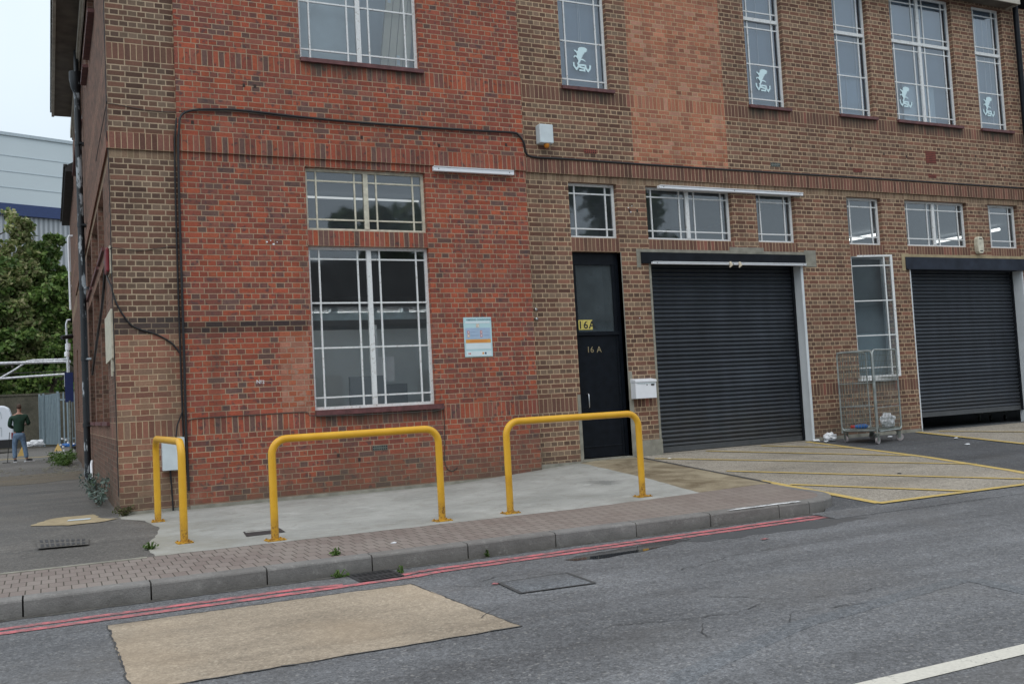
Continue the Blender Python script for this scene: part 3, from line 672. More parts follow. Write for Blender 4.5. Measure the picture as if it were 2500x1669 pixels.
def wall_panel(mb, kind, u0, u1, z0, z1, P, holes, lint, extra_u=()):
    """P(u, depth, z) -> xyz ; depth>0 goes into the building"""
    us = sorted({u0, u1, *[h[0] for h in holes], *[h[1] for h in holes], *[q for q in extra_u], *[q for l_ in lint for q in l_]}); us = [q for q in us if u0 <= q <= u1]
    zs = sorted({z0, z1, *[h[2] for h in holes], *[h[3] for h in holes], *ZC}); zs = [q for q in zs if z0 <= q <= z1]
    for a, b in zip(us, us[1:]):
        for c, d in zip(zs, zs[1:]):
            cu, cz = (a+b)/2, (c+d)/2
            if any(h[0] < cu < h[1] and h[2] < cz < h[3] for h in holes): continue
            k, vb, ub = reg_of(cu, cz, kind, lint)
            mb.face([P(a,0,c),P(b,0,c),P(b,0,d),P(a,0,d)], BI[k], [(a-ub,c-vb),(b-ub,c-vb),(b-ub,d-vb),(a-ub,d-vb)])
    for a, b, c, d, r in holes:
        zz = [c]+[q for q in zs if c < q < d]+[d]
        for e_, f_ in zip(zz, zz[1:]):
            k, vb, ub = reg_of(a-.01, (e_+f_)/2, kind, [])
            mb.face([P(a,0,e_),P(a,r,e_),P(a,r,f_),P(a,0,f_)], BI[k], [(0,e_-vb),(r,e_-vb),(r,f_-vb),(0,f_-vb)])
            mb.face([P(b,r,e_),P(b,0,e_),P(b,0,f_),P(b,r,f_)], BI[k], [(0,e_-vb),(r,e_-vb),(r,f_-vb),(0,f_-vb)])
        so = {'red':'red_s','tan':'tan_s','pier':'tan_s','side':'tan_s'}[kind]
        mb.face([P(a,0,d),P(a,r,d),P(b,r,d),P(b,0,d)], BI[so], [(0,.02),(0,.11),(b-a,.11),(b-a,.02)])
        mb.face([P(a,r,c),P(a,0,c),P(b,0,c),P(b,r,c)], BI[so], [(0,.02),(0,.11),(b-a,.11),(b-a,.02)])
ZT = 8.84
# corner pier + side wall
SH = [(1.72,3.26,1.2,3.51,.22),(3.61,5.81,1.2,3.51,.22),(6.26,8.32,1.2,3.51,.22),(1.72,3.26,3.735,4.635,.22),(3.61,5.81,3.735,4.635,.22),(6.26,8.32,3.735,4.635,.22),
      (.3,1.9,7.6,8.6,.15),(2.55,4.7,7.6,8.6,.15),(5.15,6.13,7.6,8.6,.15),(8.6,13.6,7.6,8.6,.15)]
m = MB(); wall_panel(m, 'pier', 0, .85, -.3, ZT+.06, lambda u, d, z: (u, d, z), [], [])
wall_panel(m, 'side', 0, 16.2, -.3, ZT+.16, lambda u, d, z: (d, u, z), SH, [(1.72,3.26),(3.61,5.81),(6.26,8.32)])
m.face([(0,16.2,-.3),(8,16.2,-.3),(8,16.2,9),(0,16.2,9)], BI['tan'])
w = m.build('corner_wall', BM, bld); w['label'] = 'brown brick corner pier and side wall'
# red bay
RY = -.06
RH = [(2.55,4.35,1.2,3.51,.10),(2.55,4.35,3.735,4.635,.10),(2.55,4.35,6.2,8.76,.10)]
m = MB(); wall_panel(m, 'red', .85, 6.03, -.3, ZT+.06, lambda u, d, z: (u, RY+d, z), RH, [(2.55,4.35)], extra_u=(2.1,2.5))
for xx in (.85, 6.03):
    zs = [-.3]+ZC+[ZT+.06]
    for c, d in zip(zs, zs[1:]):
        k, vb, ub = reg_of(1., (c+d)/2, 'red', [])
        m.face([(xx,0.05,c),(xx,RY,c),(xx,RY,d),(xx,.05,d)], BI[k], [(0,c-vb),(.11,c-vb),(.11,d-vb),(0,d-vb)])
w = m.build('red_bay_wall', BM, bld); w['label'] = 'projecting bay of bright red brick'
# brown front
BAYS = [(6.815,7.72),(8.29,10.07),(10.61,11.49),(12.75,13.62),(14.24,15.96),(16.58,17.47)]
TH = [(a,b,3.735,4.635,.15) for a, b in BAYS]
TH += [(a,b,6.2,8.80,.15) for i, (a, b) in enumerate(BAYS) if i != 1]
TH += [(6.815,7.72,-.05,3.51,.16),(8.30,11.57,-.05,3.51,.30),(14.26,17.47,-.05,3.51,.30),(12.75,13.62,1.24,3.51,.10)]
m = MB(); wall_panel(m, 'tan', 6.03, 22, -.3, ZT+.06, lambda u, d, z: (u, d, z), TH, BAYS, extra_u=(8.1,10.05))
w = m.build('brown_front_wall', BM, bld); w['label'] = 'brown brick front wall beside the red bay'
# projecting soldier ledge
m = MB()
def ledge(x0, x1, y, key):
    pr = .032
    m.face([(x0,y-pr,4.7475),(x1,y-pr,4.7475),(x1,y-pr,4.9725),(x0,y-pr,4.9725)], BI[key], [(x0,0.001),(x1,0.001),(x1,.224),(x0,.224)])
    m.face([(x0,y+.02,4.7475),(x1,y+.02,4.7475),(x1,y-pr,4.7475),(x0,y-pr,4.7475)], BI[key], [(x0,.02),(x1,.02),(x1,.07),(x0,.07)])
    m.face([(x0,y-pr,4.9725),(x1,y-pr,4.9725),(x1,y+.02,4.985),(x0,y+.02,4.985)], BI[key], [(x0,.224),(x1,.224),(x1,.2249),(x0,.2249)])
    for xx in (x0, x1): m.face([(xx,y+.02,4.7475),(xx,y-pr,4.7475),(xx,y-pr,4.9725),(xx,y+.02,4.985)], BI[key], [(0,0.001),(.05,0.001),(.05,.224),(0,.224)])
ledge(-.032, .80, 0, 'ledge_t'); ledge(.85, 6.03, RY, 'red_s'); ledge(6.03, 22, 0, 'ledge_t')
m.face([(-.032,16.2,4.7475),(-.032,-.032,4.7475),(-.032,-.032,4.9725),(-.032,16.2,4.9725)], BI['ledge_t'], [(16.2,0.001),(0,0.001),(0,.224),(16.2,.224)])
m.face([(-.032,16.2,4.7475),(.02,16.2,4.7475),(.02,-.032,4.7475),(-.032,-.032,4.7475)], BI['ledge_t'])
w = m.build('ledge', BM, bld); w['label'] = 'projecting soldier course ledge'
# low rear wing
m = MB(); wall_panel(m, 'side', 16.2, 24, -.3, 8.4, lambda u, d, z: (d+.04, u, z), [(18.5,19.6,1.2,3.4,.15)], [])
m.face([(0.04,24,-.3),(8,24,-.3),(8,24,8.4),(0.04,24,8.4)], BI['tan'])
w = m.build('rear_wing_wall', BM, bld)
m = MB(); m.poly([(-.2,16.3,8.45),(-.2,24.7,8.45),(3.5,24.7,10.6),(3.5,16.3,10.6),(-.2,16.3,8.30),(-.2,24.7,8.30),(.1,24.7,8.30),(.1,16.3,8.30)], [(0,3,2,1),(0,1,5,4),(4,5,6,7),(1,2,6,5),(0,4,7,3)])
for k in range(28):
    y = 16.3+k*.3; m.box(-.25, -.15, y, y+.26, 8.43, 8.50)
m.build('rear_wing_roof', MA['tile'], bld)
# eaves and roof
m = MB(); m.face([(-.5,-.3,8.93),(-.5,13.1,8.93),(0,13.1,8.93),(0,-.3,8.93)]); m.face([(-.5,-.3,ZT),(17.62,-.3,ZT),(17.62,0,ZT),(-.5,0,ZT)])
m.box(-.5,.3,-.3,-.285,ZT,8.93)
m.build('soffit', MA['soffit'], bld)
m = MB(); m.box(-.545,-.485,-.33,13.1,8.905,9.08); m.box(-.53,17.66,-.33,-.301,ZT-.03,9.08); m.box(17.63,17.66,-.30,-.003,ZT-.03,9.08)
m.box(-.10,-.06,-.2,14.3,8.72,8.92); m.box(-.06,-.03,-.2,14.3,8.66,8.9)
m.build('fascia', MA['fasc'], bld)
m = MB(); m.poly([(-.56,-.36,9.1),(22,-.36,9.1),(22,13.2,9.1),(-.56,13.2,9.1),(5,5.5,12.5),(22,5.5,12.5)], [(0,1,5,4),(0,4,3),(3,4,5,2),(0,3,2,1)])
for k in range(47):
    y = -.36+k*.29; m.box(-.575, -.52, y, y+.25, 9.05, 9.15+.01*(k % 3))
m.build('roof', MA['tile'], bld)
# downpipe with hopper, clips
m = MB(); px, py = -.10, 8.15
m.tube([(px,py,8.9),(px,py,8.45)], .05, 10); m.tube([(px-.02,py,8.45),(px-.02,py,8.3),(px-.02,py,8.12),(px,py,8.0)], [.13,.13,.10,.06], 10)
m.tube([(px,py,8.05),(px,py,.0)], .064, 12)
for z in (6.9,5.2,3.9,2.45,1.1,.12): m.tube([(px,py,z),(px,py,z+.09)], .075, 12); m.box(px-.01,px+.12,py-.10,py+.10,z+.02,z+.06)
def pipem():
    t = NT('flaking_black_pipe_paint'); n = t.noise(7, 5, vec=t.sc(t.pos(), (1,1,.35)), rough=.6); ps = t.n('ShaderNodeSeparateXYZ'); t.l(t.pos(), ps.inputs[0])
    t.bsdf(t.mix(t.mr(n, .56, .61), (.012,.015,.019), (.38,.42,.45)), .4, spec=.5); return t.m
MA['pipeb'] = pipem(); m.build('downpipe', MA['pipeb'], bld)
m = MB(); m.tube([(-.03,7.9,.42),(-.05,7.7,.36),(-.06,7.4,.18),(-.07,7.2,.0)], .025, 8)
m.build('waste_pipe', MA['wlite'], bld)
m = MB(); m.tube([(17.78,-.12,9),(17.78,-.12,.1)], .055, 10); m.build('downpipe', MA['black'], bld)

# ---- windows
def bird():
    pts = [(498,468),(505,425),(540,400),(590,388),(650,390),(700,408),(722,438),(704,450),(716,474),(690,474),(694,498),(660,492),(642,520),(610,560),(588,606),(560,632),(600,640),(650,662),(672,694),(642,690),(606,672),(560,668),(540,700),(516,735),(500,760),(474,748),(452,748),(484,716),(494,684),(470,640),(440,606),(412,616),(402,642),(384,622),(398,588),(432,580),(462,584),(470,545),(440,508),(404,486),(402,462),(446,470),(478,492)]
    V1 = [(380,742),(384,798),(440,872),(488,808),(490,762)]; S = [(632,772),(528,772),(528,820),(628,832),(632,885),(518,885)]
    V2 = [(652,772),(662,826),(712,892),(762,822),(766,772)]
    return pts, [V1, S, V2]
def emblem(mb, cx, zb, y, mi=0, k=.0008):
    pts, let = bird(); f = lambda p: (cx+(p[0]-575)*k, zb+(885-p[1]+(p[0]-575)*.06*0)*k)
    q = [f(p) for p in pts]; mb.prism(q, y, y-.0015, mi); st = 0
    for L in let:
        for a, b in zip(L, L[1:]):
            A, Bq = Vector(f(a)), Vector(f(b)); d = (Bq-A).normalized(); n_ = Vector((-d.y, d.x))*.0155; A -= d*.012; Bq += d*.012
            st += 1; mb.prism([tuple(A+n_), tuple(A-n_), tuple(Bq-n_), tuple(Bq+n_)], y+.0005, y-.0018-.00025*st, mi)
def window(x0, x1, z0, z1, y, leaves=1, mids=(), transoms=(), mat='white', gl='glass', sill=None, label=None, logo=None, mar=.13, blind=None, P=None, open_=None, topbar=True):
    P = P or (lambda u, d, z: (u, d, z)); m = MB()
    def bx(a, b, d0, d1, c, e_):
        V = [P(u, d, z) for z in (c, e_) for d in (d0, d1) for u in (a, b)]
        m.poly(V, [(0,2,3,1),(4,5,7,6),(0,1,5,4),(2,6,7,3),(0,4,6,2),(1,3,7,5)])
    fw = .042
    bx(x0, x0+fw, y-.005, y+.045, z0, z1); bx(x1-fw, x1, y-.005, y+.045, z0, z1)
    bx(x0+fw, x1-fw, y-.005, y+.045, z0, z0+fw); bx(x0+fw, x1-fw, y-.005, y+.045, z1-fw, z1)
    lw = (x1-x0)/leaves; xe = [x0+fw]+[x0+lw*i for i in range(1, leaves)]+[x1-fw]
    ze = [z0+fw]+list(transoms)+[z1-fw]
    for i in range(1, leaves): bx(xe[i]-.034, xe[i]+.034, y-.012, y+.047, z0+fw, z1-fw)
    for zt in transoms: bx(x0+fw, x1-fw, y-.022, y+.049, zt-.03, zt+.03)
    bw = .0115
    for i in range(leaves):
        a = xe[i]+(.034 if i else 0); b = xe[i+1]-(.034 if i < leaves-1 else 0)
        for xv in (a+mar, b-mar): bx(xv-bw, xv+bw, y+.006, y+.038, z0+fw, z1-fw)
        for c, d in zip(ze, ze[1:]):
            cc = c+(.03 if c in transoms else 0); dd = d-(.03 if d in transoms else 0)
            hb = [cc+mar, dd-mar]+[q for q in mids if cc+.2 < q < dd-.2]
            for zb in hb: bx(a, b, y+.009, y+.036, zb-bw, zb+bw)
    o = m.build('window', MA[mat], bld)
    if label: o['label'] = label
    g = MB(); g.face([P(x0+fw,y+.02,z0+fw),P(x1-fw,y+.02,z0+fw),P(x1-fw,y+.02,z1-fw),P(x0+fw,y+.02,z1-fw)])
    g.build('pane', MA[gl], o)
    if sill:
        yo, dx0, dx1, h = sill; s = MB(); V = [P(u, d, z) for z in (z0-h, z0-.002) for d in (yo, y+.03) for u in (x0-dx0, x1+dx1)]
        s.poly(V, [(0,2,3,1),(4,5,7,6),(0,1,5,4),(2,6,7,3),(0,4,6,2),(1,3,7,5)]); s.build('sill', MA['sill'], o)
    if logo is not None:
        e_ = MB(); emblem(e_, logo, z0+.33, y+.012); e_.build('emblem', MA['sticker'], o)
    if blind:
        for (a, b, c, d, yb, mk_) in blind:
            if a == x0 and b == x1: a -= .1; b += .55
            q = MB(); q.box(a, b, yb, yb+.012, c, d); q.build('blind', MA[mk_], o)
    return o
yr = .03
w = window(2.55, 4.35, 1.2, 3.51, yr, 2, mids=(2.07,2.71), gl='glassc', sill=(RY-.055,.0,.10,.075), label='tall lower window of the red bay')
w = window(2.55, 4.35, 3.735, 4.635, yr, 2, mat='cream', label='wide short window of the red bay')
w = window(2.55, 4.35, 6.2, 8.76, yr, 2, mids=(7.08,), transoms=(7.82,), gl='glassc', sill=(RY-.05,.0,.05,.06), label='upper window of the red bay', blind=[(2.6,3.52,6.25,8.7,.24,'curt'),(3.52,5.2,6.25,8.7,.9,'blindw')])
yt = .095
lab = {0:'small window over the black door',1:'double window over the first shutter',2:'small window right of the double window',3:'small window over the open casement',4:'double window over the far shutter',5:'rightmost small window'}
for i, (a, b) in enumerate(BAYS):
    window(a, b, 3.735, 4.635, yt, 2 if i in (1,4) else 1, label=lab[i], mar=.12)
    if i == 1: continue
    bl = {0:[(a,b,6.2,8.8,.20,'blind')], 2:[(a,b,6.2,8.8,.20,'blind')], 3:[(a,b,7.08,8.8,.20,'blind'),(a,b,6.2,7.08,.18,'blindm')], 5:[(a,b,6.2,8.8,.20,'blind')],
          4:[(a,b,6.2,8.8,.22,'blind'),(14.62,15.06,6.2,7.05,.17,'blindw'),(15.16,15.50,6.2,7.05,.175,'blindw')]}[i]
    lg = {0:7.27, 2:11.05, 3:None, 4:14.62, 5:17.0}[i]
    window(a, b, 6.2, 8.80, yt, 2 if i == 4 else 1, mids=(7.0,), transoms=(7.82,), gl='glassc', sill=(-.055,.02,.06,.055), logo=lg, blind=bl, mar=.12)
# blind cords
wins_ = {7: None}
for o_ in [q for q in bld.children if q.name.startswith('window') and q.data.vertices]:
    xs_ = [v.co.x for v in o_.data.vertices]; zs_ = [v.co.z for v in o_.data.vertices]
    for x, z0, z1_ in ((7.27,6.78,8.7),(7.30,6.78,8.7),(11.03,6.66,8.7),(12.97,7.1,8.7),(13.12,6.3,7.06),(13.42,6.3,8.7),(16.85,6.95,8.7),(17.05,6.4,8.7),(17.2,6.4,8.7)):
        if min(zs_) > 6 and min(xs_) < x < max(xs_) and max(xs_)-min(xs_) < 1.2 and min(xs_) > 5:
            MB().tube([(x,.165,z0),(x+.02,.165,z1_)], .0055, 5).build('blind_cord', MA['wlite'], o_)
# side windows
Ps = lambda u, d, z: (d, u, z)
for a, b, c, d, r in SH: window(a, b, c, d, r-.04, 1 if b-a < 3 else 3, P=Ps, sill=((-.10 if c > 7 else -.04),.03,.03,.06), mids=(2.0,2.8))
# door with transom light
m = MB(); m.box(6.815,6.86,.10,.16,.18,3.51); m.box(7.66,7.72,.10,.16,.18,3.51); m.box(6.86,7.66,.10,.16,3.31,3.51); m.box(6.86,7.66,.085,.16,2.16,2.22); m.box(6.86,6.92,.11,.16,2.22,3.31); m.box(7.60,7.66,.11,.16,2.22,3.31)
fr_ = m.build('door_frame', MA['black'], bld)
g = MB(); g.box(6.92,7.60,.135,.145,2.22,3.31); g.build('pane', MA['glassf'], fr_)
m = MB(); m.box(6.862,7.658,.122,.16,.20,2.155); m.box(6.89,7.63,.112,.122,.36,.385); m.box(7.615,7.658,.112,.122,.20,2.155)
door = m.build('door', MA['black'], bld); door['label'] = 'black painted door'; bevel(door, .004)
m = MB(); m.tube([(7.005,.118,1.0),(7.005,.07,1.0),(7.005,.06,1.015),(7.005,.06,1.205),(7.005,.07,1.22),(7.005,.118,1.22)], .011, 8); m.build('handle', MA['steel'], door)
for c_, x_ in (('16', 7.075),('A', 7.235)): m, w_ = text_mb(c_, .095, wallT(x_,.1195,1.885)); m.build('door_number', MA['brass'], door)
m = MB()
for xa, ch in ((6.925,'1'),(7.015,'6'),(7.105,'A')):
    m.box(xa, xa+.086, .131, .1335, 2.255, 2.415)
    m, w_ = text_mb(ch, .125, wallT(xa+(.03 if ch == '1' else .012), .1305, 2.272), 1, mb=m, spacing=.8, bold=.02)
m.build('number_plate', [MA['plate'], MA['ink']], fr_)
m = MB(); m.box(6.76,6.815,-.006,.10,.15,1.22); m.box(7.72,7.80,-.008,.10,.15,1.55); m.box(7.72,7.735,-.004,.10,1.55,3.5); m.box(6.80,7.76,-.02,.16,.155,.185)
m.build('door_surround', MA['render'], bld)
# roller shutters
def shutter(x0, x1, z0, z1, y, label):
    m = MB(); pitch = .0725; n = int((z1-z0)/pitch)+1; prof = []
    for k in range(n):
        zb = z0+k*pitch
        for t_, dy in ((0,.004),(.10,-.016),(.22,-.024),(.45,-.024),(.70,-.013),(.86,.006)):
            if zb+t_*pitch <= z1: prof.append((zb+t_*pitch, dy))
    V = []; 
    for z, dy in prof: V += [(x0, y+dy, z), (x1, y+dy, z)]
    m.poly(V, [(2*i, 2*i+1, 2*i+3, 2*i+2) for i in range(len(prof)-1)], 0, False)
    o = m.build('roller_shutter', MA['shut'], bld); o['label'] = label
    q = MB(); q.box(x0, x1, y-.03, y+.02, z0-.09, z0); q.build('bottom_bar', MA['shutb'], o)
    for q_ in ((x0, x0+.035, y-.05, y-.031), (x1-.07, x1, y-.06, y-.031)): MB().box(*q_, z0-.09, z1).build('guide_rail', MA['beam'], o)
    return o
shutter(8.30, 11.57, .265, 3.33, .27, 'closed dark roller shutter beside the black door')
shutter(14.26, 17.47, .50, 3.28, .27, 'dark roller shutter left slightly open at the bottom')
m = MB(); m.box(8.11,11.63,-.03,.27,3.33,3.512); m.box(8.11,11.63,-.045,.0,3.325,3.345); b_ = m.build('lintel_beam', MA['beam'], bld); b_['label'] = 'near black steel beam over the first shutter'
m = MB(); m.box(14.14,17.56,-.03,.27,3.28,3.512); m.box(14.14,17.56,-.05,.0,3.272,3.292); b_ = m.build('lintel_beam', MA['beamb'], bld); b_['label'] = 'slate blue steel beam over the far shutter'
m = MB()
m.box(8.03,11.64,-.008,.01,3.512,3.565); m.box(11.63,11.90,-.007,.01,3.30,3.60); m.box(8.03,8.11,-.006,.01,3.26,3.512); m.box(9.95,10.7,-.010,.01,3.54,3.63); m.box(8.26,8.30,-.005,.01,.16,3.33)
m.box(7.9,8.31,-.012,.01,-.02,.42)
m.build('beam_bedding', MA['render'], bld)
m = MB(); m.box(14.05,17.6,-.008,.01,3.512,3.57); m.box(14.05,14.14,-.007,.01,3.25,3.512); m.build('beam_bedding', MA['rendb'], bld)
for q_ in ((11.545,11.57,-.006,.30,.12,3.33),(11.52,11.545,-.004,.02,.12,3.33),(17.44,17.47,-.006,.30,.12,3.28),(14.235,14.26,-.006,.02,.12,3.28)): MB().box(*q_).build('white_jamb', MA['wpost'], bld)
# render patches, plinth
for q_ in ((.85,6.03,RY-.010,RY,-.1,.05),(6.03,6.76,-.012,0,-.1,.17),(11.58,14.24,-.012,0,-.1,.22),(0,.85,-.008,0,-.1,.04)): MB().box(*q_).build('plinth', MA['render'], bld)
# open casement window
oc = MB(); Tm = Matrix.Translation((12.765,.05,0)) @ Matrix.Rotation(radians(-12), 4, 'Z')
L_, z0, z1 = .90, 1.24, 3.53
def ob(a,b,c,d,dd=(-.018,.018)): oc.box(a,b,dd[0],dd[1],c,d,0,Tm)
ob(0,.03,z0,z1); ob(L_-.045,L_,z0,z1); ob(.03,L_-.045,z0,z0+.035); ob(.03,L_-.045,z1-.035,z1); ob(.13,.15,z0+.035,z1-.035,(-.012,.012)) if False else None
ob(L_-.19,L_-.165,z0+.035,z1-.035,(-.012,.012))
for z in (3.33,2.67,2.02,1.42): ob(.03,L_-.045,z-.01,z+.01,(-.01,.01))
cas = oc.build('open_casement', MA['white'], bld); cas['label'] = 'casement window standing open beside the far shutter'
g = MB(); V = [Tm @ Vector(q) for q in ((.03,0,z0+.03),(L_-.04,0,z0+.03),(L_-.04,0,z1-.03),(.03,0,z1-.03))]; g.face(V); g.build('pane', MA['glass'], cas)
m = MB(); m.box(12.75,12.79,.05,.10,1.24,3.51); m.box(13.58,13.62,.05,.10,1.24,3.51); m.box(12.79,13.58,.05,.10,1.24,1.28); m.box(12.79,13.58,.05,.10,3.47,3.51); m.box(12.70,13.66,-.05,.06,1.18,1.238); cf_ = m.build('casement_frame', MA['white'], bld)
MB().box(12.70,14.1,.19,.20,1.24,2.07).build('blind', MA['reflt'], cf_); MB().box(12.70,14.1,.21,.22,2.07,3.51).build('blind', MA['reflg'], cf_)  # teal panels put the reflection in the open pane into flat colour
# interior rooms
m = MB(); iw = {'w':0,'d':1,'c':2}
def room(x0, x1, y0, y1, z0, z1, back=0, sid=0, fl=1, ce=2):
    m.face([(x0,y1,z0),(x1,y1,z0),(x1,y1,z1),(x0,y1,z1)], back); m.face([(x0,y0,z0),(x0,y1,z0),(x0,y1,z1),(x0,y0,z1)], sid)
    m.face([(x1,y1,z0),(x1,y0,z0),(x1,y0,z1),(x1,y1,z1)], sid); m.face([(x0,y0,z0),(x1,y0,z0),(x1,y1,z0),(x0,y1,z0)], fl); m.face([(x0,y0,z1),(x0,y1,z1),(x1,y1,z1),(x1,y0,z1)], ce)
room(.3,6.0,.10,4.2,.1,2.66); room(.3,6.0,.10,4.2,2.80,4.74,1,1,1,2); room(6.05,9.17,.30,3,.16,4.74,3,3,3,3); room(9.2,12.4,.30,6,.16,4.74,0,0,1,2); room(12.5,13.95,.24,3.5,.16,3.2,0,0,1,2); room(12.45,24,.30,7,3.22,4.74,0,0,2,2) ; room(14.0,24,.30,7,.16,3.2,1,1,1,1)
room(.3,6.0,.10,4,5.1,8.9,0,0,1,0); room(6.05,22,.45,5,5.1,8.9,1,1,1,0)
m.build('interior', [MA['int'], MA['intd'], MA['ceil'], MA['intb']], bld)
m = MB(); m.box(.4,5.9,.40,.50,2.50,2.605)
for x in (2.95,3.55,4.05,4.5): m.box(x,x+.10,.36,.50,2.605,2.67)
m.build('interior_beam', MA['ibeam'], bld)
for q_ in ((2.7,3.15,2.6,2.64,1.05,1.75),(3.72,4.3,2.2,2.3,.9,1.72),(4.75,5.2,3.6,3.64,1.0,1.6)): MB().box(*q_).build('notice_board', MA['intd'], bld)
m = MB(); m.box(3.2,3.24,3.2,3.24,.1,2.66); m.box(4.5,4.54,3.2,3.24,.1,2.66); m.box(4.6,4.95,3.55,3.60,1.65,2.1); m.build('partition_post', MA['wlite'], bld)

# ================================================================== tube lights inside
def lampm(name, e_):
    t = NT(name); em = t.n('ShaderNodeEmission'); em.inputs[0].default_value = (1,.98,.95,1); em.inputs[1].default_value = e_; t.l(em.outputs[0], t.out.inputs[0]); return t.m
MA['lamps'] = lampm('added_fill_tube', 26.); MA['dimbar'] = lampm('dim_glow_bar', .62)
def tubelight(name, label, p0, p1, r=.02, group=None, mat='lamp'):
    m = MB(); m.tube([p0, p1], r, 8); o = m.build(name, MA[mat], None, loc=p0); return tag(o, label, 'light', group)
tubelight('tube_light', 'lit fluorescent tube seen low in the small window over the open casement', (16.9,4.25,4.62), (17.1,3.2,4.62), .035)
tubelight('tube_light', 'lit fluorescent tube seen through the right leaf of the double window over the far shutter', (19.85,4.15,4.62), (19.95,3.3,4.62), .035)
tubelight('tube_light', 'short lit fluorescent tube seen through the rightmost small window', (19.9,2.75,4.62), (19.9,2.3,4.62), .035)
tubelight('tube_light', 'added unseen tube behind the cross beam, lighting the room of the tall red bay window', (1.2,1.02,2.63), (5.4,1.02,2.63), .018, mat='lamps')  # unseen tube added to brighten the room behind the tall window
tubelight('tube_light', 'dim glowing bar running across behind the short window of the red bay', (3.0,2.0,4.66), (5.0,2.0,4.66), .018, mat='dimbar')  # dim glowing bar draws the pale line across the short window

# ================================================================== leaning long boxes in the upper red window
for i in range(4):
    b0 = 3.80+i*.115; m = MB(); sh = .16
    V = []
    for z, dx in ((6.22,0),(7.42,sh)):
        for y in (.12,.19):
            for x in (b0+dx, b0+dx+.10): V.append((x,y,z))
    m.poly(V, [(0,2,3,1),(4,5,7,6),(0,1,5,4),(2,6,7,3),(0,4,6,2),(1,3,7,5)]); 
    if i in (0,2): m.box(b0+.03+.13*(i==0), b0+.08+.13*(i==0), .117, .1195, (7.25 if i == 0 else 6.3), (7.38 if i == 0 else 6.45), 1)
    o = m.build('cardboard_box', [MA['card'], MA['wlite']], None, loc=(b0,.12,6.22))
    tag(o, ['leftmost long cardboard box leaning in the upper red bay window','second long cardboard box from the left leaning in the upper window','third long cardboard box from the left leaning in the upper window','rightmost long cardboard box leaning in the upper red bay window'][i], 'box', 'long boxes leaning in the upper window')

# ================================================================== things on the wall
def strip_light(x0, x1, z0, z1, y0, y1, label, rag=False):
    th = thing('sign_light', label, 'light', ((x0+x1)/2, y1, z0), 'white strip lights on the wall')
    m = MB(); m.box(x0, x1, y0, y1, z0, z1); m.box(x0+.002, x1-.002, y0-.012, y0, z1-.012, z1+.001); o = m.build('body', MA['wlite'], th); bevel(o, .004, 1)
    m = MB(); 
    n = max(2, int((x1-x0)/1.2)+1)
    for i in range(n):
        x = x0+.08+(x1-x0-.16)*i/(n-1); MB().tube([(x,y0-.001,(z0+z1)/2),(x,y0-.005,(z0+z1)/2)], .008, 6).build('screw', MA['iron'], th)
    if rag:
        m = MB()
        for x in (9.85,10.05): m.tube([(x,y0-.01,z1+.01),(x+.02,y0-.02,z0-.01),(x-.01,y0-.01,z0-.05)], [.02,.03,.008], 6)
        m.build('tape_scrap', MA['card'], th)
    return th
strip_light(4.46,5.79,4.655,4.725,-.15,-.092,'short white strip light fixed under the ledge of the red bay')
strip_light(8.52,11.63,4.585,4.64,-.09,-.001,'long white strip light over the double window above the first shutter')
strip_light(8.28,11.57,3.305,3.345,-.11,-.047,'long white strip light under the beam of the first roller shutter', True)
def cable(label, pts, r, mat, group=None, sub=0):
    pts = [Vector(p) for p in pts]; out = []
    for i in range(len(pts)-1):   # catmull-rom
        p0, p1, p2, p3 = pts[max(0,i-1)], pts[i], pts[i+1], pts[min(len(pts)-1,i+2)]
        for k in range(4):
            t_ = k/4; out.append(.5*((2*p1)+(p2-p0)*t_+(2*p0-5*p1+4*p2-p3)*t_*t_+(3*p1-p0-3*p2+p3)*t_**3))
    out.append(pts[-1]); m = MB(); m.tube(out, r, 6); o = m.build('cable', MA[mat], None, loc=pts[0]); return tag(o, label, 'cable')
yc = RY-.03
cable('thick black cable running along the front above the ledge and down beside the red bay',
   [(.835,yc,.25),(.825,yc,.85),(.835,yc,2.1),(.84,yc,3.84),(.85,yc-.02,4.75),(.87,yc-.03,5.05),(.90,yc-.02,5.22),(1.05,yc,5.31),(1.4,yc,5.35),(1.75,yc,5.36),(2.7,yc,5.325),(3.7,yc,5.315),(5.1,yc,5.325),(5.8,yc,5.34),(5.94,yc,5.30),(6.02,yc+.0,5.18),(6.07,-.045,5.04),(6.22,-.045,4.985),(6.8,-.04,4.99),(8.4,-.035,4.985),(11.2,-.035,4.99),(14,-.035,5.0),(17.6,-.035,5.0),(22,-.035,5.0)], .017, 'cable')
cable('second black cable hugging the joint between corner pier and red bay', [(.80,-.03,.5),(.795,-.03,2.0),(.80,-.03,3.8),(.81,-.05,4.72),(.825,-.06,5.0),(.85,-.05,5.2)], .013, 'cable')
cable('thin pale cable sagging across the corner pier to the red bay', [(-.02,3.,5.32),(-.02,.0,5.3),(0.0,-.02,5.335),(.15,-.012,5.33),(.45,-.012,5.29),(.8,-.02,5.285),(1.0,yc,5.30),(1.7,yc,5.335),(2.6,yc,5.30)], .0055, 'tcable')
cable('thin cable hanging down the outer edge of the corner pier', [(-.012,-.012,8.8),(-.012,-.012,6.8),(-.015,-.015,5.4),(-.03,-.045,4.97),(-.01,-.015,4.6),(-.012,-.012,2.8),(-.012,-.012,.25)], .006, 'cable')
cable('black cable looping across the corner pier from the alarm bell', [(-.05,.9,3.4),(-.05,.3,3.1),(-.02,.05,2.95),(.04,-.015,2.7),(.18,-.015,2.46),(.30,-.015,2.38),(.5,-.015,2.31),(.69,-.015,2.19),(.79,-.03,2.05)], .012, 'cable')
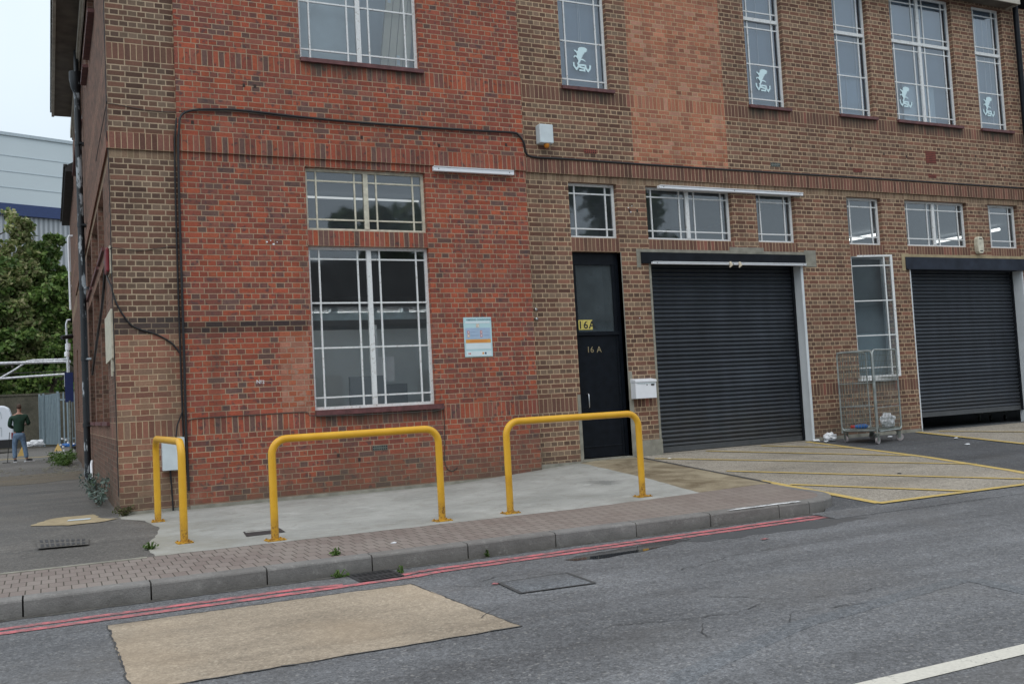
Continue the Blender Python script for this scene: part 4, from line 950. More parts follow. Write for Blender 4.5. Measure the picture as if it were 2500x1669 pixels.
cable('thin wire arcing over the corner pier near the alarm bell', [(-.02,.3,3.42),(.0,-.012,3.44),(.3,-.012,3.41),(.55,-.012,3.44),(.75,-.012,3.47),(.81,-.02,3.43)], .005, 'tcable')
cable('thin dark cable under the big window ending in a loop near the ground', [(.86,RY-.01,1.14),(.95,RY-.01,1.18),(1.6,RY-.01,1.185),(2.4,RY-.01,1.185),(2.6,RY-.07,1.12),(4.3,RY-.07,1.10),(4.42,RY-.03,1.19),(4.46,RY-.01,1.1),(4.45,RY-.01,.62),(4.43,RY-.01,.38),(4.47,RY-.01,.24),(4.55,RY-.01,.20),(4.63,RY-.01,.25)], .006, 'tcable')
cable('dark conduit on the alley wall running beside the downpipe', [(-.03,1.0,3.35),(-.03,2.2,2.95),(-.03,4,2.6),(-.03,6.5,2.1)], .02, 'cable')
# intruder alarm boxes
th = thing('alarm_box', 'white alarm box with an amber lamp on the brown wall right of the red bay', 'alarm', (6.4,0,5.18))
m = MB(); m.box(6.28,6.52,-.15,-.001,5.20,5.50); o = m.build('casing', MA['wbox'], th); bevel(o, .012)
m = MB(); m.tube([(6.42,-.09,5.20),(6.42,-.09,5.17),(6.42,-.09,5.145),(6.42,-.09,5.13)], [.045,.045,.035,.015], 12); m.build('lamp', MA['amber'], th)
th = thing('alarm_box', 'cream elongated alarm box between the far double window and the rightmost small window', 'alarm', (16.2,0,3.6))
m = MB(); pts_ = [(.0,.17),(.05,.17),(.08,.12),(.09,.0),(.08,-.12),(.05,-.17),(-.05,-.17),(-.08,-.12),(-.09,0),(-.08,.12),(-.05,.17)]
m.prism([(16.17+a, 3.77+b) for a, b in pts_[1:]], -.10, -.001); o = m.build('casing', MA['cream'], th); bevel(o, .012)
m = MB(); m.box(16.13,16.21,-.103,-.1005,3.885,3.90); m.box(16.13,16.21,-.103,-.1005,3.64,3.66); m.build('lettering', MA['ink'], th)
th = thing('alarm_bell', 'red alarm bell box on the alley side of the corner pier', 'alarm', (-.02,.5,3.0))
m = MB(); m.box(-.075,-.03,.06,.45,3.14,3.46); o = m.build('cover', MA['bell'], th); bevel(o, .03, 3)
m = MB(); m.box(-.03,-.002,.04,.47,3.12,3.48); m.build('backplate', MA['cream'], th)
# white panel on the side wall
m = MB(); m.box(-.035,-.002,-.02+.1,1.55,2.02,2.66); m.box(-.03,-.002,.2,.3,1.85,2.02); m.box(-.03,-.002,.45,.5,1.8,2.02); o = m.build('white_board', MA['cream'], None, loc=(-.02,.7,2.0)); tag(o, 'blank off-white board on the alley side wall close to the corner', 'board')
# meter cabinet on pier
th = thing('meter_cabinet', 'pale grey electric cabinet low on the corner pier behind the first yellow barrier', 'cabinet', (.62,-.06,.5))
m = MB(); m.box(.52,.80,-.12,-.001,.53,.95); o = m.build('casing', MA['wbox'], th); bevel(o, .006)
m = MB(); m.tube([(.62,-.03,.53),(.64,-.03,.0)], .012, 6); m.build('conduit', MA['cable'], th); m = MB(); m.tube([(.80,-.05,1.3),(.72,-.06,1.1),(.70,-.06,.95)], .01, 6); m.build('lead', MA['cable'], th)
# post box
th = thing('letter_box', 'white steel letter box on the narrow pier between the black door and the shutter', 'letter box', (7.95,-.05,1.1))
m = MB(); m.box(7.76,8.16,-.15,-.001,1.10,1.36); m.prism([(-.165,1.362),(-.165,1.40),(0,1.425),(0,1.362)], 7.755, 8.165, f=lambda a, y, b: (y, a, b)); o = m.build('body', MA['wlite'], th); bevel(o, .006)
m = MB(); m.box(7.80,8.15,-.155,-.150,1.335,1.352); m.build('flap', MA['wbox'], th)
m = MB(); m.box(8.06,8.12,-.157,-.150,1.305,1.33); m.tube([(7.98,-.15,1.318),(7.98,-.156,1.318)], .009, 8); m.build('lock', MA['ink'], th)
# parking sign
th = thing('parking_sign', 'pale blue PARKING CONDITIONS sign on the red bay right of the big window', 'sign', (5.07,RY-.01,1.87))
m = MB(); m.box(4.845,5.30,RY-.012,RY-.001,1.87,2.465); tl = simple('pale_turquoise_print', (.46,.66,.70), .5, var=.03); m.build('board', tl, th)
m = MB(); ys = RY-.0135
pm = [simple('print_white',(.66,.76,.80),.5,var=.02), simple('print_blue',(.36,.48,.64),.5,var=.02), simple('print_orange',(.72,.33,.07),.5,var=.02), simple('print_navy',(.03,.07,.12),.5), simple('print_red',(.55,.10,.05),.5), simple('print_grey',(.28,.36,.50),.5)]
def R(a,b,c,d,i,k=0): m.box(4.845+a*.455,4.845+b*.455,ys-.0006-k*.0006,ys+.001,2.465-d*.595,2.465-c*.595,i)
R(.06,.94,.10,.155,0); R(.05,.95,.27,.55,1); R(.05,.95,.56,.65,2); R(.05,.95,.655,.81,0); R(.05,.95,.86,.98,0)
R(.45,.55,.175,.255,2); R(.46,.54,.183,.247,0,1)
for a,c in ((.12,.34),(.12,.43),(.58,.34),(.58,.43)): R(a,a+.07,c,c+.075,(4 if (a,c)!=(.12,.43) else 2),1); R(a+.02,a+.05,c+.012,c+.06,0,2)
for a,c,w_ in ((.22,.36,.30),(.22,.375,.18),(.22,.45,.33),(.22,.465,.30),(.69,.365,.2),(.69,.45,.22),(.69,.465,.2),(.27,.305,.5)): R(a,a+w_,c,c+.008,5,1)
for c in (.59,.615): R(.2,.8,c,c+.007,4,1)
for a in (.12,.17): R(a,a+.035,.90,.935,4,1)
R(.62,.68,.89,.94,2,1); R(.71,.77,.89,.94,3,1)
m, w_ = text_mb('PARKING CONDITIONS', .026, wallT(4.845+.455*.115, ys-.0005, 2.465-.595*.085), 3, thick=.0006, mb=m)
m, w_ = text_mb('P', .03, wallT(5.063, ys-.002, 2.322), 2, thick=.0006, mb=m)
m.build('print', pm, th)
# security lamps (two small domes)
for i, z in enumerate((2.58, 2.43)):
    m = MB(); m.tube([(6.10,-.001,z),(6.10,-.03,z),(6.10,-.045,z)], [.032,.03,.012], 10); o = m.build('wall_fitting', MA['steel'], None, loc=(6.10,0,z))
    tag(o, ['upper round steel fitting at the right edge of the red bay','lower round steel fitting at the right edge of the red bay'][i], 'fitting')
# air vents
def vent(x0, x1, z0, z1, y, nx, nz, mat, label):
    th = thing('air_vent', label, 'vent', ((x0+x1)/2, y, z0)); m = MB(); m.box(x0,x1,y-.006,y,z0,z1); m.build('plate', MA[mat], th); m = MB()
    for i in range(nx):
        for j in range(nz):
            a = x0+(x1-x0)*(i+.25)/nx; c = z0+(z1-z0)*(j+.25)/nz; m.box(a, a+(x1-x0)*.5/nx, y-.0075, y-.0061, c, c+(z1-z0)*.5/nz)
    m.build('holes', MA['hole'], th)
vent(3.35,3.57,.585,.655,RY,7,2,'galvd','grey air brick low on the red bay behind the middle yellow barrier')
vent(7.15,7.38,5.12,5.19,0,6,2,'terra','small terracotta air brick above the ledge near the white alarm box')
vent(12.98,13.20,5.11,5.18,0,6,2,'terra','small terracotta air brick above the ledge over the open casement')
vent(10.1+.9,11.22,5.11,5.18,0,6,2,'galvd','grey air brick above the ledge right of the salmon brick patch')
vent(14.92,15.20,5.39,5.64,0,8,7,'terra','large square red vent grille over the far shutter')
vent(14.96,15.17,5.10,5.17,0,6,2,'terra','small red air brick directly under the square vent grille')
# bolt stubs and white paint marks on the wall
m = MB(); m2 = MB()
for x, z, y in ((1.05,5.15,RY),(2.2,5.16,RY),(3.4,5.1,RY),(4.6,5.06,RY),(5.72,5.14,RY),(1.75,5.72,RY),(1.9,5.72,RY),(12.95,5.55,0),(13.8,5.5,0),(14.4,5.48,0),(15.9,5.42,0),(17.2,5.42,0),(16.35,5.6,0),(7.95,4.2,0),(8.1,4.2,0),(3.15,.47,RY),(2.85,.55,RY)):
    m.box(x-.018,x+.018,y-.003,y,z-.02,z+.03)
m.build('wall_plug', MA['soot'], bld)
for x, z, y in ((1.98,3.55,RY),(2.03,3.57,RY),(2.07,3.52,RY),(2.12,3.55,RY),(7.93,4.25,0),(7.97,4.18,0),(8.0,4.28,0),(8.02,2.42,0)):
    a = random.uniform(.006,.014); m2.box(x-a,x+a,y-.003,y,z-a*.7,z+a*.7)
m2.build('paint_splash', MA['wlite'], bld)
m, w_ = text_mb('N', .05, wallT(1.765,RY-.002,1.605), spacing=.9); m, _ = text_mb('o', .022, wallT(1.815,RY-.002,1.63), mb=m); m, _ = text_mb('2', .045, wallT(1.842,RY-.002,1.605), mb=m)
m.box(1.815,1.835,RY-.003,RY-.001,1.615,1.62); m.build('painted_number', MA['wlite'], bld)

# ================================================================== yellow barriers
def barrier(p, q, label, H=.98):
    a = Vector((p[0],p[1],Gp(*p))); b = Vector((q[0],q[1],Gp(*q))); d = (b-a); d.z = 0; L = d.length; d.normalize(); r = .038; R_ = .15
    th = thing('barrier', label, 'barrier', tuple((a+b)/2), 'yellow hoop barriers on the pavement')
    zt = max(a.z, b.z)+H; path = [a+Vector((0,0,.01)), Vector((a.x,a.y,zt-R_))]
    A = Vector((a.x,a.y,zt-R_)); Bq = Vector((b.x,b.y,zt-R_))
    for k in range(1, 9):
        an = pi/2*k/8; path.append(A+d*(R_-R_*cos(an))+Vector((0,0,R_*sin(an))))
    for k in range(0, 9):
        an = pi/2*(1-k/8); path.append(Bq-d*(R_-R_*cos(an))+Vector((0,0,R_*sin(an))))
    path.append(b+Vector((0,0,.01)))
    # dense mid points keep the cross section stable
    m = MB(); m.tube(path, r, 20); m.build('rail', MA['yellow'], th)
    for e_ in (a, b):
        m = MB(); T = Matrix.Translation(e_) @ Matrix.Rotation(math.atan2(d.y, d.x)+random.uniform(-.1,.1), 4, 'Z')
        m.box(-.09,.09,-.075,.075,.004,.014,0,T); m.tube([e_+Vector((0,0,.014)), e_+Vector((0,0,.022))], .046, 16)
        for sx_ in (-1,1):
            for sy_ in (-1,1):
                c = T @ Vector((sx_*.07, sy_*.055, .012)); m.tube([c, c+Vector((0,0,.014))], .010, 6)
        m.build('base_plate', MA['ypl'], th)
    return th
barrier((.35,-1.12), (.39,-3.26), 'yellow hoop barrier at the corner pier, set end on to the road')
barrier((1.17,-3.80), (2.94,-3.74), 'middle yellow hoop barrier below the big window')
barrier((3.74,-3.74), (5.47,-3.72), 'yellow hoop barrier in front of the black door')

# ================================================================== roll cage trolley
def castor(mb_parts, p, ang, th, tyre='gwheel'):
    m = MB(); T = Matrix.Translation(p) @ Matrix.Rotation(ang, 4, 'Z')
    m.box(-.045,.045,-.035,.035,.165,.175,0,T); 
    for s in (-1,1): m.box(-.025,.035,s*.024-.002,s*.024+.002,.055,.165,0,T)
    f = m.build('castor_fork', MA['galvd'], th)
    m = MB(); c = T @ Vector((.02,0,.062)); ax = (T.to_3x3() @ Vector((0,1,0))); m.tube([c-ax*.016, c+ax*.016], .062, 18); m.build('tyre', MA[tyre], f)
    m = MB(); m.tube([c-ax*.019, c+ax*.019], .026, 12); m.build('hub', MA['galv'], f)
def mesh_panel(th, A, Bq, z0, z1, rf=.015, pitch=(.05,.10), name='mesh_panel', rails=()):
    A = Vector((A[0],A[1],0)); Bq = Vector((Bq[0],Bq[1],0)); d = (Bq-A); L = d.length; d.normalize(); R_ = .07; path = []
    def P(s, z): v = A+d*s; return Vector((v.x, v.y, z))
    for cx, cz, a0 in ((R_, z0+R_, pi), (L-R_, z0+R_, 1.5*pi), (L-R_, z1-R_, 0), (R_, z1-R_, .5*pi)):
        for k in range(5): an = a0+pi/2*k/4; path.append(P(cx+R_*cos(an), cz+R_*sin(an)))
    path.append(path[0]); m = MB(); m.tube(path, rf, 8, cap=False)
    for zr in rails: m.tube([P(0,zr), P(L,zr)], .007, 6)
    o = m.build('panel_frame', MA['galv'], th)
    w = MB(); w_ = .0028; n = Vector((-d.y, d.x, 0))
    def wire(a, b, off):
        a = a+n*off; b = b+n*off; t_ = (b-a).normalized(); s_ = t_.cross(n).normalized()*w_; q = n*w_
        V = [a+s_+q, a-s_+q, a-s_-q, a+s_-q, b+s_+q, b-s_+q, b-s_-q, b+s_-q]; w.poly(V, [(0,1,5,4),(1,2,6,5),(2,3,7,6),(3,0,4,7)])
    k = 1
    while k*pitch[0] < L-.01: wire(P(k*pitch[0], z0+.01), P(k*pitch[0], z1-.01), 0); k += 1
    k = 1
    while z0+k*pitch[1] < z1-.01: wire(P(.01, z0+k*pitch[1]), P(L-.01, z0+k*pitch[1]), .0046); k += 1
    w.build('wire_mesh', MA['galvd'], o)
cg = thing('roll_cage', 'empty galvanised wire roll cage trolley standing by the open casement', 'roll cage', (12.2,-.8,.12))
c0 = Vector((11.90,-1.15)); e1 = Vector((.93,.27)).normalized(); e2 = Vector((-.36,.93)).normalized()
cB = c0; cC = c0+e1*.86; cA = c0+e2*.62; cD = cC+e2*.55
zb = .115
m = MB()
def cp(v, z): return (v.x, v.y, z)
m.poly([cp(cB,zb+.20),cp(cC,zb+.20),cp(cD,zb+.20),cp(cA,zb+.20),cp(cB,zb+.24),cp(cC,zb+.24),cp(cD,zb+.24),cp(cA,zb+.24)], [(0,3,2,1),(4,5,6,7),(0,1,5,4),(1,2,6,5),(2,3,7,6),(3,0,4,7)])
m.build('base_tray', MA['galvd'], cg)
mesh_panel(cg, cA, cB, zb+.22, 1.70, rails=(1.15,.75)); mesh_panel(cg, cB+e1*.03, cC, zb+.20, 1.71, rails=(1.17,.72)); mesh_panel(cg, cA, cD, zb+.24, 1.69, rails=(1.15,.75))
m = MB(); 
for v in (cA, cB, cD): m.tube([cp(v,zb+.18), cp(v,1.60)], .014, 8)
m.tube([cp(cA,1.69), cp(cB,1.69)], .016, 8); m.build('upright', MA['galv'], cg)
for v, a in ((cB,.3),(cA,1.2),(cC,-.6),(cD,-1.3)):
    c_ = c0+(e1*.43+e2*.3); vv = v.lerp(c_, .12); castor(None, Vector((vv.x, vv.y, Gf(vv.x, vv.y)+.004)), a, cg)
# plastic bag + bottle on the trolley
def crumple(name, label, cat, c, r, mat, sq=(1,1,1), seed=0, sub=3):
    bm = bmesh.new(); bmesh.ops.create_icosphere(bm, subdivisions=sub, radius=1)
    for v in bm.verts:
        n_ = noise.noise(v.co*2.1+Vector((seed,0,0)))*.35+noise.noise(v.co*5.3+Vector((0,seed,0)))*.25
        v.co *= (1+n_); v.co = Vector((v.co.x*sq[0], v.co.y*sq[1], max(-.75, v.co.z)*sq[2]))*r
    for f in bm.faces: f.smooth = False
    me = bpy.data.meshes.new(name); bm.to_mesh(me); bm.free(); me.materials.append(MA[mat])
    o = bpy.data.objects.new(name, me); scene.collection.objects.link(o); o.location = c; return tag(o, label, cat)
crumple('plastic_bag', 'crumpled white plastic bag lying on the roll cage tray', 'plastic bag', (12.46,-.86,zb+.24+.11), .14, 'paper', (1,.8,1), 3)
crumple('plastic_bag', 'crumpled pale plastic bag on the ground behind the roll cage', 'plastic bag', (11.72,-.22,.22), .10, 'paper', (1.3,.8,.8), 5)
th = thing('bottle', 'blue plastic bottle with a red cap lying on the roll cage tray', 'bottle', (11.85,-.72,zb+.26))
m = MB(); m.tube([(11.83,-.70,zb+.285),(11.90,-.72,zb+.285),(12.02,-.78,zb+.285),(12.05,-.79,zb+.285)], [.02,.042,.042,.03], 10); m.build('body', MA['bluepl'], th)
m = MB(); m.tube([(11.78,-.68,zb+.285),(11.83,-.70,zb+.285)], .03, 10); m.build('cap', MA['redpl'], th)
for i, (x, y, r, lab_) in enumerate(((11.50,-.12,.05,'largest white scrap by the white jamb of the first shutter'),(11.58,-.26,.03,'small white scrap lying between the white jamb and the roll cage'),(12.95,-.42,.035,'white scrap just right of the roll cage castors'),
      (13.6,-1.3,.028,'white scrap on the dark tarmac between the hatched boxes'),(12.9,-2.1,.03,'white scrap nearest the road on the dark tarmac between the hatched boxes'),(8.05,-.55,.02,'tiny white scrap at the first hatched box near the door'),(2.03,-4.85,.018,'tiny white scrap on the block paving'),(9.4,-3.9,.02,'dark twig sized scrap lying on the first hatched box'))):
    G_ = Gp if x < 6 else Gf; crumple('litter', lab_, 'litter', (x, y, G_(x,y)+r*.45), r, 'paper' if 'dark' != lab_[:4] else 'ink', (1.6,1,.45), i+9, 2)
# small trolley base seen under the far shutter
th = thing('trolley', 'low trolley on black castors half hidden inside under the far shutter', 'trolley', (17.4,1.0,.16))
m = MB(); m.box(16.9,17.9,.8,1.5,.36,.40); m.build('deck', MA['galvd'], th)
for x in (17.0,17.35,17.8): castor(None, Vector((x, .95, .165)), .4, th, 'rubber')

# ================================================================== plants
def leaf_clump(mb, c, rad, n, size, rnd, flat=.0, up=.3):
    for _ in range(n):
        u = rnd.gauss(0,1), rnd.gauss(0,1), rnd.gauss(0,1); l_ = math.sqrt(sum(q*q for q in u)) or 1; rr = rnd.random()**(1/2.2)
        p = Vector((c[0]+u[0]/l_*rad[0]*rr, c[1]+u[1]/l_*rad[1]*rr, c[2]+u[2]/l_*rad[2]*rr))
        a = Vector((rnd.gauss(0,1), rnd.gauss(0,1), rnd.gauss(0,1)+up)).normalized(); b = a.orthogonal().normalized(); b = (Matrix.Rotation(rnd.uniform(0,6.28), 3, a) @ b); c2 = a.cross(b); s = size*rnd.uniform(.6,1.3)
        mb.face([p-b*s, p-c2*s*.55, p+b*s, p+c2*s*.55])
def weed(name, label, cat, c, n, size, mat, rad, stems=6, seed=0):
    rnd = random.Random(seed); th = thing(name, label, cat, c)
    m = MB(); tips = []
    for k in range(stems):
        t_ = Vector((c[0]+rnd.uniform(-1,1)*rad[0], c[1]+rnd.uniform(-1,1)*rad[1], c[2]+rad[2]*rnd.uniform(.6,1.6))); tips.append(t_)
        b_ = Vector((c[0]+rnd.uniform(-.2,.2)*rad[0], c[1]+rnd.uniform(-.2,.2)*rad[1], c[2])); m.tube([b_, b_.lerp(t_,.5)+Vector((0,0,.05)), t_], [.006,.005,.002], 4)
    m.build('stem', MA['bark'] if mat != 'weed' else MA['weed'], th); m = MB()
    per = n//stems
    for t_ in tips:
        for k in range(per):
            f_ = rnd.random(); p = Vector(c).lerp(t_, .25+.75*f_)+Vector((rnd.gauss(0,.12)*rad[0]+rnd.gauss(0,.008), rnd.gauss(0,.12)*min(rad[0],rad[1])+rnd.gauss(0,.008), rnd.gauss(0,.15)*rad[2])); p.z = max(p.z, c[2]+.01)
            a = Vector((rnd.gauss(0,1), rnd.gauss(0,1), rnd.gauss(0,1)+1)).normalized(); b = a.orthogonal().normalized(); b = Matrix.Rotation(rnd.uniform(0,6.28), 3, a) @ b; q = a.cross(b); s = size*rnd.uniform(.6,1.3)
            m.face([p-b*s, p-q*s*.45, p+b*s, p+q*s*.45])
    m.build('leaves', MA[mat], th); return th
weed('shrub', 'grey green leafy shrub growing at the foot of the alley side wall', 'plant', (-.16,2.3,0), 420, .035, 'leafg', (.22,1.3,.28), 14, 1)
weed('weed', 'scrubby weed at the foot of the corner pier', 'plant', (.03,-.12,0), 160, .022, 'moss', (.12,.10,.10), 9, 2)
weed('weed', 'bright green weed at the left end of the pale pavement', 'plant', (.06,-3.45,-.03), 90, .02, 'weed', (.06,.05,.03), 6, 3)
weed('weed', 'small green weed in the block paving under the middle barrier', 'plant', (1.42,-5.12,-.045), 80, .018, 'weed', (.05,.04,.02), 6, 4)
weed('weed', 'green weeds at the base of the downpipe in the alley', 'plant', (-.12,6.3,0), 130, .03, 'weed', (.08,.4,.10), 8, 5)
weed('weed', 'green weeds at the left end of the gully grate', 'plant', (1.36,-5.44,ZR), 80, .017, 'weed', (.07,.03,.02), 6, 7)
weed('weed', 'green weeds at the right end of the gully grate', 'plant', (1.84,-5.6,ZR), 60, .015, 'weed', (.04,.05,.02), 5, 8)
weed('weed', 'tiny weed in the joint under the kerb right of the gully', 'plant', (2.72,-5.40,ZR), 40, .014, 'weed', (.03,.02,.03), 4, 9)
weed('shrub', 'green weeds with white flowers growing far along the alley wall', 'plant', (-.45,17.5,0), 1500, .04, 'weed', (.40,2.4,.26), 40, 6)
m = MB(); rnd = random.Random(3)
for k in range(9): p = Vector((rnd.uniform(-.5,-.05), rnd.uniform(17,21), rnd.uniform(.1,.8))); m.tube([p, p+Vector((0,0,.05))], .04, 6)
o = m.build('blossom', MA['paper'], bpy.data.objects['shrub.001'])
m = MB(); rnd = random.Random(5)
for k in range(120):
    x = rnd.uniform(-2.8,-.1) if k % 2 else rnd.uniform(-1,-.1); y = rnd.uniform(12,17); s = rnd.uniform(.02,.06); m.box(x,x+s*1.5,y,y+s,.004,s*.5)
tag(m.build('rubble', MA['render']), 'loose pale rubble and leaves scattered across the alley', 'rubble', kind='stuff')

# ================================================================== beyond the alley
th = thing('palisade_gate', 'blue grey steel gate with solid sheet and palisade pales at the end of the alley', 'gate', (-.5,40,.1))
m = MB(); A, C_ = Vector((-1.14,43.2)), Vector((-.30,39.8)); dv = (C_-A).normalized(); nv = Vector((-dv.y, dv.x))
def vbox(mb, a, b, w, z0, z1): 
    d_ = (b-a).normalized(); n_ = Vector((-d_.y, d_.x))*w/2; P4 = [a-n_, b-n_, b+n_, a+n_]
    mb.poly([(p.x,p.y,z0) for p in P4]+[(p.x,p.y,z1) for p in P4], [(0,3,2,1),(4,5,6,7),(0,1,5,4),(1,2,6,5),(2,3,7,6),(3,0,4,7)])
vbox(m, A, C_, .05, .15, 2.70); 
for k in range(12): p = A.lerp(C_, (k+.5)/12)-nv*.04; vbox(m, p-dv*.03, p+dv*.03, .03, .15, 2.7)
m.build('sheet_panel', MA['gate'], th)
for p in (A, A.lerp(C_,.22), C_): m = MB(); vbox(m, p-dv*.06-nv*.08, p+dv*.06-nv*.08, .08, .05, 2.78); m.build('gate_post', MA['gate'], th)
for k in range(4):
    x = -.12+k*.17; m = MB(); m.prism([(x-.035,.2),(x+.035,.2),(x+.035,2.62),(x,2.78),(x-.035,2.62)], 39.72, 39.75); m.build('pale', MA['gate'], th)
for q_ in (2.32,.38): MB().box(-.28,.6,39.75,39.80,q_,q_+.08).build('rail', MA['gate'], th)
o = MB().box(-60,60,44,44.4,-.1,2.75).box(-60,60,43.95,44.45,2.75,2.85).build('retaining_wall', MA['ret'], None, loc=(0,44,0)); tag(o, 'weathered concrete retaining wall below the embankment trees', 'wall')
m = MB(); m.poly([(-60,44.4,2.6),(60,44.4,2.6),(60,60,9),(-60,60,9),(60,90,9),(-60,90,9)], [(0,1,2,3),(3,2,4,5)]); tag(m.build('embankment', MA['gravel']), kind='structure')
# trees on the bank
def tree(label, c, R_, H, n, mat, seed, size=.16, name='tree'):
    rnd = random.Random(seed); th = thing(name, label, 'tree', c, 'trees on the embankment' if c[1] > 0 else 'trees across the road')
    m = MB(); top = Vector((c[0], c[1], c[2]+H*.75)); m.tube([c, Vector(c).lerp(top,.5)+Vector((rnd.uniform(-.3,.3),0,0)), top], [.20,.14,.05], 8)
    blobs = []
    for k in range(13):
        z = c[2]+H*(.12+.80*k/12)+rnd.uniform(-.3,.3); q = R_*(1-.25*abs(k/12-.4))
        p = Vector((c[0]+rnd.uniform(-1,1)*q*.75, c[1]-rnd.uniform(0,1)*q*.5, z)); blobs.append(p); m.tube([Vector((c[0],c[1],z-.5)), p], [.06,.02], 5)
    m.build('trunk', MA['bark'], th); m = MB()
    for p in blobs:
        r_ = R_*rnd.uniform(.42,.68); cl = n//len(blobs)
        for s_ in range(9):
            d_ = Vector((rnd.gauss(0,1), rnd.gauss(0,1)-.5, rnd.gauss(0,1))).normalized(); leaf_clump(m, p+d_*r_*.75, (r_*.42,r_*.42,r_*.30), cl//9, size, rnd, up=.6)
    m.build('crown', MA[mat], th); return th
tree('dark ivy covered tree filling the left of the embankment above the van', (-3.6,46.0,2.6), 2.2, 7.2, 13000, 'leaf', 1)
tree('pale flowering shrubby tree at mid height on the embankment', (-2.2,46.4,4.0), 1.9, 5.6, 11000, 'leafp', 2)
tree('dark bushy tree behind the gate beside the rear wing', (-.4,46.3,2.6), 2.0, 7.0, 13000, 'leaf', 3)
tree('tall yellow green tree rising highest at the left edge', (-3.6,49.5,6.0), 2.2, 7.0, 11000, 'leafp', 4)
tree('mid green tree below the navy band of the warehouse', (-.9,50.0,6.0), 2.0, 5.7, 12000, 'leaf', 5)
tree('leafy tree partly hidden by the rear wing of the building', (1.6,48,3.0), 2.2, 8.5, 6000, 'leaf', 6)
tree('dark tree outermost on the left of the embankment', (-6.0,47,3.0), 2.3, 9, 5000, 'leaf', 8)
# warehouse on the skyline
wh = thing('warehouse', 'huge pale warehouse with a navy band standing above the trees', 'building', (-2,72,9))
Tq = Matrix.Translation((-3.67,70,0)) @ Matrix.Rotation(radians(19), 4, 'Z')
m = MB(); m.box(-40,60,0,30,18.35,23.7,0,Tq); m.build('cladding', MA['wclad'], wh)
m = MB(); m.box(-40,60,-.12,30.1,23.7,23.95,0,Tq); 
m.build('parapet_trim', MA['wjoint'], wh)
m = MB()
for z in (22.1,20.85,19.6): m.box(-40,60,-.03,.0,z,z+.05,0,Tq)
m.build('panel_joint', MA['wjoint'], wh)
m = MB(); m.box(-40,60,-.15,30,17.45,18.35,0,Tq); m.build('navy_band', MA['navy'], wh)
m = MB(); m.box(-40,60,.15,30,8.0,17.45,0,Tq); m.build('lower_cladding', MA['corr'], wh)
# pipe bridge from the rear wing
pb = thing('pipe_bridge', 'silver lagged pipes crossing the alley from the rear wing', 'pipes', (-.3,26,3))
rnd = random.Random(2)
for pts_, r in (([(-.08,25.6,3.75),(-.1,25.8,3.55),(-.3,26,3.55),(-1.25,26,3.55),(-1.45,26,3.52),(-1.9,26,3.2),(-2.4,26,2.9)], .035), ([(-.02,25.9,3.45),(-.3,26,3.47),(-1.5,26,3.47),(-4,26,3.47)], .055), ([(-.06,25.9,3.0),(-.3,26,3.0),(-2.35,26,2.92)], .042)):
    m = MB(); m.tube(pts_, r, 10); m.build('pipe', MA['pipew'], pb)
m = MB(); m.tube([(-.10,25.9,2.6),(-.12,25.9,3.9)], .055, 10); m.tube([(-.12,24.9,3.3),(-.15,24.9,4.75),(-.1,24.9,4.9),(.0,24.9,4.9)], .035, 10); m.build('riser', MA['pipew'], pb)
m = MB(); m.tube([(-5,26.6,3.05),(-1.8,26.5,3.12),(.0,26,3.1)], .02, 6); m.build('cable', MA['cable'], pb)
m = MB(); m.tube([(-.09,20,4.75),(-.1,20,7.0),(-.08,20,7.1),(.03,20,7.1)], .035, 8); o = m.build('overflow_pipe', MA['wlite'], None, loc=(-.1,20,4.75)); tag(o, 'white bent overflow pipe high on the rear wing', 'pipe')
th = thing('security_camera', 'dark security camera on a bracket above the silver pipes', 'camera', (-.12,22,4))
m = MB(); m.tube([(-.35,21.8,4.02),(-.02,22,4.08)], .07, 8); m.build('housing', MA['cable'], th); m = MB(); m.tube([(-.16,22,3.62),(-.16,22,3.82),(-.16,22,3.86)], [.09,.09,.03], 10); m.tube([(-.2,22,3.4),(-.2,22,3.55),(-.2,22,3.58)], [.08,.08,.03], 10); m.build('dome', MA['wlite'], th)
m = MB(); m.box(-.28,-.02,22.5,22.56,1.9,2.9) ; m.tube([(-.14,22.53,1.95),(-.14,22.53,0)], .045, 8, 1); o = m.build('blue_sign', [MA['bluesign'], MA['galvd']], None, loc=(-.15,22.5,0)); tag(o, 'plain dark blue sign on a grey post at the corner of the rear wing', 'sign')
m = MB(); m.box(-.26,-.1,25.0,25.1,2.5,2.95); o = m.build('junction_box', MA['wbox'], None, loc=(-.2,25,2.5)); tag(o, 'pale junction box under the silver pipes', 'box')
crumple('rubbish_sack', 'white rubbish sack on the ground left of the gate', 'rubbish', (-1.45,42.5,.22), .34, 'paper', (1.3,.8,.6), 21)
crumple('rubbish_sack', 'bright blue crumpled sheet below the gate pales', 'rubbish', (.0,38.6,.12), .22, 'bluepl', (1.5,.8,.5), 22)
m = MB(); m.poly([(-.62,33.6,.0),(-.30,33.6,.0),(-.34,33.9,.0),(-.58,33.9,.0),(-.46,33.75,.33)], [(0,1,4),(1,2,4),(2,3,4),(3,0,4)]); o = m.build('ochre_block', MA['ocre'], None, loc=(-.45,33.7,0)); tag(o, 'small ochre wedge standing on the yard surface before the gate', 'wedge')
m = MB(); m.poly([(-1.95,29.6,.0),(-1.65,29.6,.0),(-1.72,29.8,.0),(-1.9,29.8,.0),(-1.75,29.7,.42)], [(0,1,4),(1,2,4),(2,3,4),(3,0,4)]); o = m.build('ochre_block', MA['ocre'], None, loc=(-1.8,29.7,0)); tag(o, 'small ochre wedge seen between the legs of the man in green', 'wedge')
